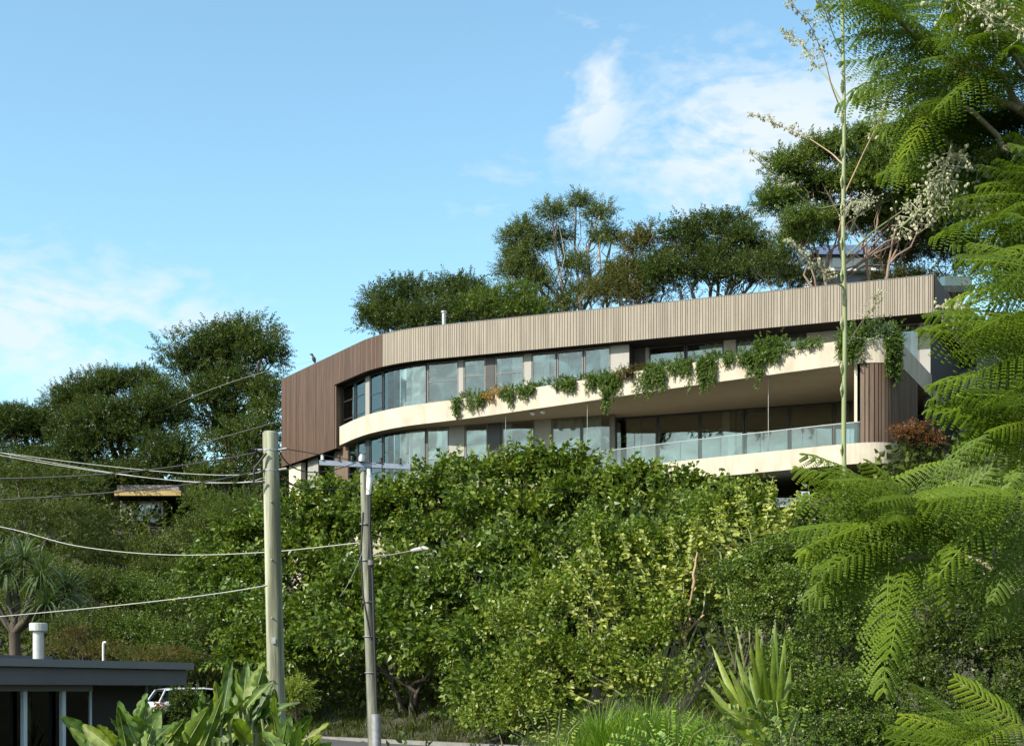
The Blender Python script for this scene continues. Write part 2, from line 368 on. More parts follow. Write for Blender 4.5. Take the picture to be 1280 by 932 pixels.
def tree(name,label,cat,base,blobs,tpl,mat,size,density=1.,bark='bark_grey',r0=.2,fork=.35,group=None,stems=1,seed=1,limbs=True,twigs=.5,top=None,**kw):
    rng=np.random.default_rng(seed)
    t=thing(name,base,label,cat,group)
    density*={'trees behind the house roof':2.2,'trees on the left hillside':2.2,'small leaved shrubs on the left hillside':1.6,'dark small leaved shrubs at the lower right':1.7}.get(group,1.15)
    mb=MB(); lumps=crown(mb,blobs,density,size,tpl,rng=rng,**kw)
    mb.build('crown',M[mat],t)
    tb=MB(); base=np.array(base,float)
    cen=np.mean([np.array(c) for c,_ in blobs],0)
    for s in range(stems):
        b0=base+np.array([rng.uniform(-.6,.6),rng.uniform(-.4,.4),-.3])*(stems>1)+np.array([0,0,-.3])
        tgt=cen if stems==1 else np.array(blobs[s%len(blobs)][0])
        fk=b0+(tgt-b0)*fork
        limb(tb,b0,fk,r0,r0*.7,rng,8,.03)
        mine=blobs if stems==1 else [b for i,b in enumerate(blobs) if i%stems==s%len(blobs)]
        for c,r in mine:
            pts=limb(tb,fk,c,r0*.55,r0*.22,rng,6,.06)
            if not limbs: continue
            for q in lumps:
                if np.all(np.abs((q-np.array(c))/(np.array(r)+.01))<1.1) and rng.uniform()<twigs:
                    k=rng.integers(2,len(pts)); limb(tb,pts[k],q,r0*.16,r0*.05,rng,4,.08,5)
    tb.build('trunk',M[bark],t,smooth=True)
    return t
def B(x,y,D,rx,ry,dep=None):
    """crown lump centred at a bearing and distance; rx, ry as seen sizes"""
    c=P(x,y,D); a=rx*D/F; b=ry*D/F
    return (c,(a,dep if dep else (a+b)/2,b))
# ------------------------------------------------------------------ terrain
def dist_hill(X,Y):
    d1=(X+1.9)*.778+(Y-42)*.629
    d2=(Y-57)*.98-(X+12)*.1
    d=np.maximum(d1,d2)
    return d
HOUSE_C=[(-12.5,66),(-5.5,58),(4,53),(10,47),(17,47),(22,64),(-6,80)]
def inpoly(x,y,poly):
    r=np.zeros(np.shape(x),bool); n=len(poly)
    for i in range(n):
        x0,y0=poly[i]; x1,y1=poly[(i+1)%n]
        c=((y0>y)!=(y1>y))&(x<(x1-x0)*(y-y0)/((y1-y0) or 1e-9)+x0); r^=c
    return r
def ground(X,Y):
    X=np.asarray(X,float); Y=np.asarray(Y,float)
    d=dist_hill(X,Y)
    k=np.clip(d-.5,0,None)
    h=np.where(k<20,.6*k,12+.36*(k-20)); h=np.where(k>55,24.6+.02*(k-55),h)
    lf=np.clip((-13-X)/10,0,1)*np.clip((Y-60)/10,0,1); h=np.where(h>13.5,h*(1-lf)+13.5*lf,h)
    near=-1.6-np.clip(30-Y,0,40)*.075
    z=near+h
    s=np.clip((-8-X)/6,0,1)*np.clip((Y-40)/8,0,1); z=z+s*.35   # road climbs a little to the left
    z=np.where(inpoly(X,Y,HOUSE_C),np.minimum(z,6.6),z)
    return z
def gz(x,y): return float(ground(np.array([x]),np.array([y]))[0])
# ------------------------------------------------------------------ ground, road
def make_ground():
    xs=np.concatenate([[-3000,-1200,-500,-200],np.arange(-110,110.1,1.0),[200,500,1200,3000]])
    ys=np.concatenate([[-800,-200,-60],np.arange(-30,170.1,1.0),[220,400,900,2500,4000]])
    X,Y=np.meshgrid(xs,ys); Z=ground(X,Y)
    rr=np.random.default_rng(3); dd=dist_hill(X,Y); Z=Z+np.where(dd>1.5,rr.normal(0,.08,Z.shape),0)
    mb=MB(); nx=len(xs); i=np.arange(len(ys)-1)[:,None]*nx; j=np.arange(nx-1)[None]
    f=np.stack([i+j,i+j+1,i+nx+j+1,i+nx+j],-1).reshape(-1,4)
    mb.add(np.stack([X,Y,Z],-1).reshape(-1,3),f)
    o=mb.build('ground',M['soil'],smooth=True); tag(o,kind='structure')
make_ground()
# road: a strip on the near side of the kerb line
KERB=[(-45,62.5),(-28,59),(-15,55.5),(-6.75,48.0),(-1.9,42.0),(4.3,34.3),(12,24.7),(20,14.7)]
def road_strip(name,mat,o0,o1,lift,kind,thick=.0):
    A=offset(KERB,o0); Bn=offset(KERB,o1); mb=MB(); v=[];f=[]
    # resample
    def rs(L):
        out=[]
        for a,b in zip(L[:-1],L[1:]):
            for t in np.linspace(0,1,8,endpoint=False): out.append(a+(b-a)*t)
        return out+[L[-1]]
    A=rs(A);Bn=rs(Bn); n=len(A)
    for a,b in zip(A,Bn):
        za=float(np.maximum(gz(a[0],a[1]),gz(b[0],b[1])))+lift
        v+=[(a[0],a[1],za),(b[0],b[1],za)]
    for i in range(n-1): f.append((2*i,2*i+1,2*i+3,2*i+2))
    k=len(v); vb=[(p[0],p[1],p[2]-.3) for p in v]; v=v+vb
    f+=[(2*i,2*i+2,2*i+2+k,2*i+k) for i in range(n-1)]+[(2*i+3,2*i+1,2*i+1+k,2*i+3+k) for i in range(n-1)]
    mb.add(v,f); o=mb.build(name,M[mat]); tag(o,kind=kind); return o
road_strip('road','asphalt',-6.2,-.15,.02,'structure')
road_strip('kerb','concrete',-.15,.12,.14,'structure')
# ------------------------------------------------------------------ house
F0=np.array([15.4,52.0]); F1=np.array([-5.4,60.1]); F2=np.array([-11.2,69.4])
def bez(a,b,c,n=10):
    return [a*(1-t)**2+2*b*t*(1-t)+c*t*t for t in np.linspace(0,1,n)]
qa=F1+(F0-F1)*.10; qb=F1+(F2-F1)*.20
FAC=[F0]+bez(qa,F1,qb,12)+[F2]          # facade line from right to left
FAC=[np.array(p) for p in FAC][::-1]    # now left to right; offset +ve = away from the street
def plen(L): 
    s=[0]
    for a,b in zip(L[:-1],L[1:]): s.append(s[-1]+np.linalg.norm(b-a))
    return np.array(s)
def pat(L,s):
    S=plen(L); s=min(max(s,0),S[-1]); i=min(int(np.searchsorted(S,s,side='right'))-1,len(L)-2)
    t=(s-S[i])/(S[i+1]-S[i]); return L[i]+(L[i+1]-L[i])*t
def hit(px,L):
    """arc length at which the bearing px crosses plan line L"""
    k=(px-HX)/F; S=plen(L); best=None
    for i in range(len(L)-1):
        a,b=L[i],L[i+1]; fa=a[0]-k*a[1]; fb=b[0]-k*b[1]
        if fa*fb<=0 and fa!=fb:
            t=fa/(fa-fb); return S[i]+t*(S[i+1]-S[i])
    return 0 if (L[0][0]-k*L[0][1])>0 else S[-1]
def sub(L,s0,s1):
    S=plen(L); out=[pat(L,s0)]
    for p,s in zip(L,S):
        if s0+1e-4<s<s1-1e-4: out.append(p)
    return out+[pat(L,s1)]
house=thing('hillside_house',(0,56,7.0),'long white and timber clad modern house with curved glass corner, above the trees','house')
rh=np.random.default_rng(5)
def boards(L,s0,s1,z0,z1,mat,name,parent,back=.10,w=(.07,.125),gap=.02,t=.035,backmat='shadow_gap',capt=True):
    mb=MB(); mb.strip(sub(L,s0,s1),z0,z1,back,off=.0,mat=1)
    s=s0
    while s<s1-.03:
        e=min(s+rh.choice([w[0],w[1],(w[0]+w[1])/2]),s1)
        mb.seg(pat(L,s+gap/2),pat(L,e-gap/2),z0-.02,z1+.02,t,off=-t-.002,var=rh.uniform(0,1)); s=e
    return mb.build(name,[M[mat],M[backmat]],parent)
ZT=15.2; ZF=13.88; ZB=11.0
s480=hit(479,FAC); s416=hit(419,FAC); send=plen(FAC)[-1]
fas=boards(FAC,s480,send,ZF,ZT,'clad_beige','roof_fascia',house); tag(fas,'beige vertical board fascia')
f2=boards(FAC,s416,s480,ZF,ZT,'clad_brown','roof_fascia',house); tag(f2,'brown vertical board fascia over the curved corner')
wl=boards(FAC,0,s416,ZB,ZT,'clad_brown','clad_wall',house); tag(wl,'reddish brown vertical board wall at the left end')
S2=F0+np.array([.45,.89])*12
sd=boards([F0,S2],0.04,12,ZF,ZT,'clad_dark','roof_fascia',house); tag(sd,'board fascia on the shaded side, the shade put into its dark colour')  # side return of the beige fascia, darker colour stands in for its shade
BK=[np.array([-3.5,78.]),np.array([-8.0,75.5])]
e2=boards([BK[1],F2],0.02,float(np.linalg.norm(BK[1]-F2))-.03,ZB,ZT,'clad_brown','clad_wall',house)
m=MB(); m.prism([p for p in offset(FAC,.11)]+[S2-np.array([.15,0]),np.array(BK[0]),np.array(BK[1])+np.array([.2,0])],ZF+.05,ZT-.06); m.build('roof',M['roofing'],house)
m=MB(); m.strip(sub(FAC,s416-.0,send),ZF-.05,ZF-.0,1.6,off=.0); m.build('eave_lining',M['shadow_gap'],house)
m=MB(); m.strip(FAC,ZT+.022,ZT+.05,.16,off=-.045); m.strip([F0,S2],ZT+.018,ZT+.045,.14,off=-.03); m.build('roof_capping',M['frame_bronze'],house)
m=MB(); pw=pat(FAC,s416); m.seg(pw,pw+np.array([.45,.55]),ZB,ZF-.06,.06,off=-.06); m.build('wall_return',M['clad_dark'],house)
# planter band / upper slab edge
BAND=[(-7.75,64.0),(-6.9,62.3),(-6.15,61.1),(-5.1,59.95),(-4.2,59.2),(-2.6,58.25),(-1.16,57.3),(1.0,55.7),(3.16,54.1),(6.6,51.45),(9.46,49.5),(11.3,48.25),(12.0,47.95),(12.6,47.95),(13.1,48.3),(13.45,48.9),(13.9,49.8),(15.8,53.6)]
BAND=[np.array(p,float) for p in BAND]
def smoothline(L,it=2):
    for _ in range(it):
        o=[L[0]]
        for a,b in zip(L[:-1],L[1:]): o+=[a*.75+b*.25,a*.25+b*.75]
        L=o+[L[-1]]
    return L
BAND=smoothline(BAND,2)
m=MB(); m.strip(BAND,11.1,11.93,.16); 
m.build('planter_band',M['render_cream'],house)
INN=offset(FAC,.25)
def slabpoly(line,inset):
    inner=[p for p in offset(line,inset)]
    return inner+[np.array([16.2,54.2]),np.array([17,56.]),np.array([12.5,58.5]),np.array([2.5,62.4]),np.array([-4,65.]),np.array([-6.5,68.])]
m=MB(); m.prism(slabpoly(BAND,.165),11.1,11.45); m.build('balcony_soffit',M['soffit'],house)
m=MB(); m.strip(BAND,11.45,11.78,.30,off=.17); m.build('planter_soil',M['soil'],house)
SLAB=[p for p in BAND if p[0]>-4.5 and not(p[0]>13.6 and p[1]>51)]
m=MB(); m.strip(SLAB,7.72,8.42,.16); m.build('balcony_edge',M['render_cream'],house)
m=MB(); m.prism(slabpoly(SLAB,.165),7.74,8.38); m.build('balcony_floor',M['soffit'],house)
# balustrade of glass panels
sA=hit(771,BAND); sBt=hit(1076,BAND); OB=offset(BAND,.06); OBl=[np.array(p) for p in OB]
xs=[752,800,850,900,950,1003,1041,1075]
for a,b in zip(xs[:-1],xs[1:]):
    s0,s1=hit(a,OBl)+.012,hit(b,OBl)-.012
    g=MB(); g.strip(sub(OBl,s0,s1),8.36,9.12,.02); pn=g.build('balustrade_panel',M['rail_glass'],house)
m=MB(); m.strip(sub(OBl,hit(752,OBl),hit(1075,OBl)),9.122,9.15,.035,off=-.008); m.build('handrail',M['rail_metal'],house)
# curved timber blade column
iC=[p for p in BAND if p[0]>11.95 and p[1]<51.5]
CL=[np.array(p) for p in offset([np.array([11.75,48.12])]+iC,.05)]
boards(CL,0,plen(CL)[-1],8.425,11.09,'clad_dark','curved_column',house,w=(.10,.17),gap=.03,t=.03)
m=MB(); c0=CL[0]; m.seg(c0+np.array([-.09,.02]),c0+np.array([.75,2.8]),8.425,11.09,.10,off=0); m.build('blade_wall',M['cream_wall'],house)
# side walls
m=MB(); m.seg(np.array([15.6,53.25]),np.array([18.6,59.2]),6.5,ZF-.06,.2,off=0); m.build('side_wall',M['wall_charcoal'],house)
m=MB(); m.seg((13.75,51.2),(14.75,52.75),6.5,11.08,.15); m.build('side_wall',M['wall_charcoal'],house)

# end wall (cream) beneath the brown cladding and lower storeys
m=MB(); q1=pat(FAC,.5); q2=pat(FAC,3.0)
m.seg(q1+np.array([.1,.25]),pat(FAC,1.9)+np.array([.1,.25]),5,ZB-.02,.25); m.build('base_wall',M['cream_wall'],house)
m=MB(); LW=[np.array([-8,70.]),np.array([-5,66.]),np.array([3,60.5]),np.array([13,55.5])]
m.strip(LW,5.0,7.72,.2); m.build('undercroft_wall',M['cream_wall'],house)
# interior
BKL=[np.array([-9.5,73.]),np.array([-2.2,66.3]),np.array([17.2,58.8])]
m=MB(); m.strip(BKL,8.40,11.1,.1); m.strip(BKL,11.5,ZF-.06,.1); m.build('interior_wall',M['interior'],house)
m=MB()
for px in (612,700,792,912,1058):
    for z0,z1 in ((8.4,11.09),(11.47,ZF-.07)):
        a=pat(FAC,hit(px,FAC)); m.seg(a+np.array([.45,1.1]),a+np.array([2.2,5.3]),z0,z1,.08)
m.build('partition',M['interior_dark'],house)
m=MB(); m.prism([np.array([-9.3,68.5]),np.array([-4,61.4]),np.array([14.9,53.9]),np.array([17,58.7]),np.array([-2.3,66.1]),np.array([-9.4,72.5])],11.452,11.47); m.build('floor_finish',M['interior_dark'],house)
m=MB(); m.box(-5,-2.5,62.5,63.2,11.47,12.2); m.box(-5.2,-2.3,63.2,63.3,11.47,12.9); m.box(6,8.5,57.5,58.3,8.4,9.1); m.box(9.5,11,56.3,57,8.4,9.2); m.build('furniture',M['cream_wall'],house)
def curtain(L,px0,px1,z0,z1,parent,off=.22):
    O=[np.array(p) for p in offset(L,off)]; s0,s1=hit(px0,O),hit(px1,O)
    if s1-s0<.05: return
    n=int((s1-s0)/.045)+2; ph=rh.uniform(0,6); v=[];f=[]
    for i in range(n):
        s=s0+(s1-s0)*i/(n-1); p=pat(O,s); e=pat(O,s+.02); d=e-p
        nn=np.linalg.norm(d) or 1; w=.055*math.sin(s*17+ph+.8*math.sin(s*5)); q=p+np.array([-d[1],d[0]])/nn*w
        v+=[(q[0],q[1],z0),(q[0],q[1],z1)]
    for i in range(n-1): f.append((2*i,2*i+2,2*i+3,2*i+1))
    c=MB(); c.add(v,f); c.build('curtain',M['curtain'],parent,smooth=True)
def window(L,px0,px1,z0,z1,curt=None,midrail=None,fm='frame_bronze',fw=.055,gm='window_glass'):
    s0,s1=hit(px0,L),hit(px1,L); pl=sub(L,s0,s1); m=MB()
    m.strip(pl,z0,z0+fw,.07); m.strip(pl,z1-fw,z1,.07)
    for sa,sb in ((s0,s0+fw),(s1-fw,s1)): m.seg(pat(L,sa),pat(L,sb),z0+fw,z1-fw,.07)
    if midrail: 
        for r_ in midrail: m.strip(sub(L,s0+fw,s1-fw),z0+(z1-z0)*r_-.02,z0+(z1-z0)*r_+.02,.05,off=.01)
    w=m.build('window',M[fm],house)
    g=MB(); g.strip(sub(L,s0+fw,s1-fw),z0+fw,z1-fw,.012,off=.03); g.build('pane',M[gm],w)
    if curt:
        for c in ([curt] if isinstance(curt[0],(int,float)) else curt): curtain(L,c[0],c[1],z0+.05,z1-.04,w)
def panel(L,px0,px1,z0,z1,mat,t=.09,name='wall_panel',off=-.01):
    m=MB(); m.strip(sub(L,hit(px0,L),hit(px1,L)),z0,z1,t,off=off); return m.build(name,M[mat],house)
G1=[np.array(p) for p in offset(FAC,.38)]; G2=[np.array(p) for p in offset(FAC,1.15)]
U0,U1,L0,L1=11.47,ZF-.06,8.44,11.09
# upper left
window(G1,428,443,U0,U1,(428,443),(.35,.7),fm='frame_dark'); window(G1,444.5,457,U0,U1,(445,456),(.35,.7),fm='frame_dark')
panel(G1,457,462,U0,U1,'panel_grey'); window(G1,462.5,478,U0,U1,None,(.33,.62),fm='frame_dark')
window(G1,479,533,U0,U1,((496,507),(514,532)),fm='frame_dark',fw=.04)
window(G1,534,573,U0,U1,None,(.3,.66)); panel(G1,573.3,579,U0,U1,'panel_grey'); window(G1,579.3,607,U0,U1,None,(.35,.7))
panel(G1,607.3,618.5,U0,U1,'frame_dark',.35,'column')
window(G1,619,655,U0,U1,((640,655),(620,626)),(.35,.7)); panel(G1,655.3,664,U0,U1,'panel_grey')
window(G1,664.3,695,U0,U1,(665,686)); window(G1,696,729,U0,U1,None); window(G1,730,763,U0,U1,(750,763),(.45,))
panel(G1,763.3,786.5,U0,U1,'panel_grey')
m=MB(); a=pat(G1,hit(786.5,G1)); m.seg(a,a+np.array([.363,.932])*.8,U0,U1,.08); m.build('reveal',M['frame_dark'],house)
panel(G2,786,807,U0,U1,'wall_charcoal'); panel(G2,807,811,U0,U1,'panel_grey',.12)
window(G2,811.3,856.5,U0,U1,None,fm='frame_dark'); window(G2,857.5,904.5,U0,U1,(874,904),fm='frame_dark')
panel(G2,904.7,919.7,U0,U1,'panel_grey'); window(G2,920,964,U0,U1,(921,963),fm='frame_dark'); window(G2,964.5,1008,U0,U1,(965,1008),fm='frame_dark')
panel(G2,1008.3,1059,U0,U1,'panel_grey'); window(G2,1059.5,1106,U0,U1,None); window(G2,1106.5,1149,U0,U1,((1138,1148),(1108,1112))); panel(G2,1149.3,1163,U0,U1,'panel_grey')
# lower
panel(G1,385,398,L0,L1,'panel_grey')
window(G1,398,418,L0,L1,None,fm='frame_dark'); panel(G1,418.5,435,L0,L1,'clad_dark'); window(G1,435.5,446.5,L0,L1,None,(.5,),fm='frame_dark'); window(G1,447,457.5,L0,L1,None,fm='frame_dark')
panel(G1,457.8,462,L0,L1,'frame_dark'); window(G1,462.5,478,L0,L1,(463,477),(.4,),fm='frame_dark'); window(G1,479,532,L0,L1,(512,531),fm='frame_dark',fw=.04)
window(G1,533,561,L0,L1,(547,560),(.5,)); panel(G1,561.3,580.5,L0,L1,'panel_grey'); window(G1,581,609.5,L0,L1,None)
panel(G1,610,626,L0,L1,'frame_dark',.35,'column'); window(G1,627,668,L0,L1,(628,640)); panel(G1,668.3,689,L0,L1,'panel_grey')
window(G1,689.5,726.5,L0,L1,(690,726)); window(G1,727,763.5,L0,L1,(728,752)); panel(G1,763.8,768.5,L0,L1,'frame_bronze')
for a,b,c in ((769,821.5,None),(822,874.5,None),(875,930,(903,912)),(931,986.5,None),(987,1042,None),(1042.5,1090,None)):
    window(G2,a,b,L0,L1,c,fm='frame_dark',fw=.07,gm='balcony_glass')
for px in (623,725,951):
    s=hit(px,BAND); q=pat([np.array(p) for p in offset(BAND,.3)],s); m=MB(); m.tube([(q[0],q[1],11.1),(q[0],q[1],8.42)],.012,6); m.build('rain_chain',M['rail_metal'],house)
# round security lights under the soffit
for px in (655,668):
    q=pat([np.array(p) for p in offset(BAND,.35)],hit(px,BAND)); m=MB()
    zz=np.linspace(0,.16,6); m.tube([(q[0],q[1],11.1-z) for z in zz],[.04,.05,.09,.11,.09,.03],10); m.build('ceiling_light',M['white_paint'],house,smooth=True)
# roof pipe and bird
m=MB(); a=P(555,403,66); m.tube([a+np.array([0,0,-.6]),a+np.array([0,0,.45])],.10,10); m.tube([a+np.array([0,0,.45]),a+np.array([0,0,.52])],.14,10); 
m.build('roof_vent',M['galv'],house,smooth=True)
m=MB(); a=P(391,452,69.0); 
for rr_,zz_ in (((.02,.07,.10,.07,.03),(-.05,.02,.12,.22,.30)),): m.tube([a+np.array([.10-.35*z,0,z]) for z in zz_],rr_,8)
m.tube([a+np.array([0,0,.30]),a+np.array([-.05,0,.36]),a+np.array([-.16,0,.36])],[.05,.06,.01],8)
m.tube([a+np.array([.10,0,-.02]),a+np.array([.26,0,-.16])],[.04,.02],6); m.tube([a+np.array([.06,.03,-.02]),a+np.array([.06,.03,-.28])],.012,5)
o=m.build('bird',M['black_rubber'],None,smooth=True); tag(o,'small dark bird perched on the roof edge at the house left end','bird')
# ------------------------------------------------------------------ plants on the planter
def trail(px,ln,wid,label,cat='trailing plant',mat='leaf_vine',seed=0,bush=0,strands=18,sc=.11,name='trailing_plant',zt=11.95):
    rng=np.random.default_rng(seed); s=hit(px,BAND); mb=MB()
    wpx=wid; S=[];Dd=[];sz=[]
    OBm=[np.array(p) for p in offset(BAND,-.07)]; OBi=[np.array(p) for p in offset(BAND,.15)]
    cc=rng.uniform(-.75,.75,4)*wpx; cl_=rng.uniform(.35,1,4); cl_[0]=1; cc[0]*=.4
    for k in range(strands):
        q_=rng.integers(0,4); ss=s+cc[q_]+rng.normal(0,.13); L=ln*rng.uniform(.3,1.0)*cl_[q_]
        a=pat(OBi,ss); b=pat(OBm,ss); n=int(L/.045)+5
        for i in range(n):
            t=i/(n-1); z=zt+.08-L*t
            if t<.12: q=a+(b-a)*t/.12
            else: q=b+(b-a)*.25*rng.uniform(0,1)+rng.normal(0,.03,2)
            S.append((q[0],q[1],z)); Dd.append(np.array([(b-a)[0]*2,(b-a)[1]*2,-.6])+rng.normal(0,.5,3)); sz.append(sc*rng.uniform(.7,1.3))
    for k in range(int(60*wpx)+bush):
        ss=s+rng.uniform(-.75,.75)*wpx; a=pat(OBi,ss); S.append((a[0]+rng.normal(0,.08),a[1]+rng.normal(0,.08),zt+abs(rng.normal(0,.10 if not bush else .22)))); Dd.append(rng.normal(0,.6,3)+np.array([0,-.3,.8])); sz.append(sc*rng.uniform(.8,1.4))
    scatter(mb,T_BROAD,S,Dd,np.array(sz)*1.6,vspread=.6,rng=rng)
    o=mb.build(name,M[mat]); tag(o,label,cat,'plants spilling over the planter band'); return o
trail(586,.95,.9,'ivy clump hanging alone over the left cream band beside the black column',seed=1)
trail(619,.35,.5,'small dry yellow trailing tuft on the cream band',mat='leaf_dry',seed=2,strands=8)
trail(645,.75,.9,'short ivy clump left end of the long green run on the band',seed=3)
trail(700,.50,2.2,'wide low green mat creeping along the middle of the band',seed=4,strands=34)
trail(757,1.5,1.1,'longest middle curtain of ivy hanging below the band beside the grey panel',seed=5,strands=30)
trail(790,.35,.8,'reddish orange succulent patch on the band between ivy clumps',mat='leaf_redtip',seed=6,strands=12)
trail(814,1.2,.8,'dark loose ivy clump hanging right of the reddish patch',seed=7,strands=20)
trail(848,.9,.7,'narrow ivy strand cluster hanging left of the curtained windows',seed=8,strands=16)
trail(878,1.25,.8,'ivy clump drooping to a point below the band under the half curtained window',seed=9,strands=20)
trail(905,.35,1.1,'thin low greenery along the band top right of centre',seed=10,strands=14)
trail(955,1.35,.75,'bushy ivy mound hanging over the band left of the rain chain',seed=11,bush=160,strands=26)
trail(978,1.0,.45,'small ivy clump hanging just right of the rain chain',seed=12,strands=14)
trail(1008,.25,.7,'sparse creeping green strip on the band near the bloom stalk',seed=13,strands=8)
trail(1062,1.05,.7,'ivy clump behind the tall green stalk on the band',seed=14,bush=80,strands=22)
trail(1094,.3,.6,'grey green rounded succulent bush on top of the band corner',seed=15,bush=260,strands=6,mat='leaf_pandan',cat='succulent',name='succulent_bush')
trail(1122,1.65,.55,'thick ivy curtain hanging down the curved timber column',seed=16,bush=120,strands=34)
# ------------------------------------------------------------------ neighbours' buildings
nb=thing('hilltop_house',P(1060,345,84),'neighbouring white house with blue roof behind the red trunked tree','house')
def nbx(x0,x1,y0,y1,D,dep,mat,name):
    a=P(x0,y1,D); b=P(x1,y0,D); m=MB(); m.box(a[0],b[0],D,D+dep,a[2],b[2]); return m.build(name,M[mat],nb)
nbx(1028,1112,318,338,84,6,'white_paint','wall'); nbx(1024,1116,306,317.5,83.5,7,'blue_roof','roof'); nbx(1035,1100,338,372,84.5,5,'wall_slate','lower_wall')
a=P(985,330,82); b=P(1030,303,84); m=MB()
m.add([a,b,b+np.array([0,3,.1]),a+np.array([0,3,.1]),a-np.array([0,0,.25]),b-np.array([0,0,.25]),b+np.array([0,3,-.15]),a+np.array([0,3,-.15])],[(0,1,2,3),(4,7,6,5),(0,4,5,1),(1,5,6,2),(2,6,7,3),(3,7,4,0)])
m.build('gable_trim',M['white_paint'],nb)
for x in (1048,1075,1100):
    a=P(x,334,83.9); g=MB(); g.box(a[0]-.35,a[0]+.35,a[1]-.02,a[1]+.02,a[2],a[2]+.6); g.build('window',M['window_glass'],nb)
rn=thing('right_house',P(1200,500,62),'dark windowed blue grey house wing behind the feathery fronds','house')
def rbx(x0,x1,y0,y1,D,dep,mat,name):
    a=P(x0,y1,D); b=P(x1,y0,D); m=MB(); m.box(a[0],b[0],D,D+dep,a[2],b[2]); return m.build(name,M[mat],rn)
rbx(1160,1196,430,590,60.5,6,'wall_slate','wall'); rbx(1196,1290,430,556,60.5,6,'wall_slate','wall'); rbx(1196,1290,556.5,590,62,4,'dark_room','window')
rbx(1175,1215,345,365,64,4,'rail_glass','skylight')
tw=thing('terrace_wall',P(1220,600,56),'pale sandstone terrace wall of long blocks right of the red tipped shrub','wall')
m=MB(); rs_=np.random.default_rng(8)
for r_ in range(5):
    y0=575+r_*7.2; x=1158+r_*8
    while x<1300:
        w=rs_.uniform(25,60); a=P(x,y0+6.9,56-r_*.25); b=P(x+w-.8,y0,56-r_*.25); m.box(a[0],b[0],a[1],a[1]+.6,a[2],b[2],var=rs_.uniform()); x+=w
m.build('stone_block',M['stone'],tw)
m=MB(); a=P(1196,624,54); b=P(1300,614,54); m.box(a[0],b[0],54,54.3,a[2],b[2]); m.build('steel_beam',M['rust'],tw)
m=MB(); a=P(1196,640,54.6); b=P(1300,624,54.6); m.box(a[0],b[0],54.6,54.8,a[2],b[2]); m.build('backing_wall',M['dark_room'],tw)
sh=thing('small_house',P(185,650,74),'small cream cottage with yellow eave peeping from the hillside shrubs','house')
def sbx(x0,x1,y0,y1,D,dep,mat,name,par=sh):
    a=P(x0,y1,D); b=P(x1,y0,D); m=MB(); m.box(a[0],b[0],D,D+dep,a[2],b[2]); return m.build(name,M[mat],par)
sbx(150,204,625,665,74,5,'cream_wall','wall'); sbx(204,226,622,665,75.5,4,'wall_charcoal','wall'); sbx(143,226,613,619,72.6,7,'yellow_gutter','gutter'); sbx(146,224,606,612.7,73,6,'tile_roof','roof'); sbx(143,226,619.3,622,72.9,5,'shadow_gap','eave')
w=sbx(163,199,629,655,73.9,.08,'white_paint','window')
for i in range(4): sbx(165+i*8.6,171.5+i*8.6,631,648,73.85,.03,'window_glass','pane',w)
# middle dwelling glimpsed between shrubs under the slab
lw=thing('garden_pavilion',P(975,660,50),'small white louvred pavilion glimpsed under the balcony behind shrubs','building')
def lbx(x0,x1,y0,y1,D,dep,mat,name):
    a=P(x0,y1,D); b=P(x1,y0,D); m=MB(); m.box(a[0],b[0],D,D+dep,a[2],b[2]); return m.build(name,M[mat],lw)
lbx(955,1010,622,690,50,2,'wall_slate','wall')
for i in range(7): lbx(963,986,632+i*6,635+i*6,49.9,.05,'white_paint','louvre')
lbx(1000,1012,614,626,49.8,.3,'post_blue','vent_box')
# ------------------------------------------------------------------ carport building, lower left
cp=thing('carport',(-6.5,22.5,-2.3),'dark slate flat roofed carport with pale posts, bottom left','carport')
ca=np.array([-7.45,20.7]); cb=np.array([-5.48,24.0]); dv=(cb-ca)/np.linalg.norm(cb-ca); nv=np.array([-dv[1],dv[0]]); c0=ca-dv*4
def cpt(px,off): 
    L=[c0+nv*off,cb+nv*off]; return pat(L,hit(px,L))
def cbox(a,b,z0,z1,t,mat,name,off=0,par=cp): m=MB(); m.seg(a,b,z0,z1,t,off=off); return m.build(name,M[mat],par)
cbox(c0,cb,.12,.375,.05,'colorbond_slate','fascia'); cbox(c0-dv*.02,cb+dv*.08,.385,.50,.13,'gutter_slate','gutter',off=-.085)
cbox(c0+nv*.06,cb+nv*.06,.14,.44,6.5,'colorbond_slate','roof')
cbox(cb+nv*.051,cb+nv*6.5,.12,.375,.05,'colorbond_slate','fascia',off=-.0)
q=MB(); q.seg(cpt(-40,1.6),cpt(66,1.6),.5,.60,2.5); q.build('raised_roof',M['colorbond_slate'],cp)
for px in (29.5,78): a=cpt(px,.35); cbox(a,a+dv*.07,-2.6,.115,.07,'post_blue','post')
a=cpt(112,.55); cbox(a,a+dv*.05,-2.6,.115,.05,'post_blue','post')
cbox(c0+nv*.3,cpt(116,.3),.02,.115,.06,'gutter_slate','head_rail')
cbox(c0+nv*.6,cpt(184,.6),-2.7,.11,.05,'dark_room','dark_wall'); 
pg=cbox(c0+nv*.5,cpt(110,.5),-2.7,.11,.012,'car_glass','glass_panel')
cbox(cpt(182,.58),cpt(185,.58),-2.7,.11,.08,'blue_steel','post')
def flue():
    t=thing('roof_flue',P(48,822,22.4),'round white metal flue with a wide collar cap on the carport roof','flue'); a=P(48,826,22.4)
    m=MB(); m.tube([a,a+np.array([0,0,.48])],.085,20); m.build('pipe',M['flue_metal'],t,smooth=True)
    m=MB(); m.tube([a+np.array([0,0,z]) for z in (.47,.48,.59,.60)],[.12,.14,.14,.13],20); m.build('cap',M['flue_metal'],t,smooth=False)
flue()
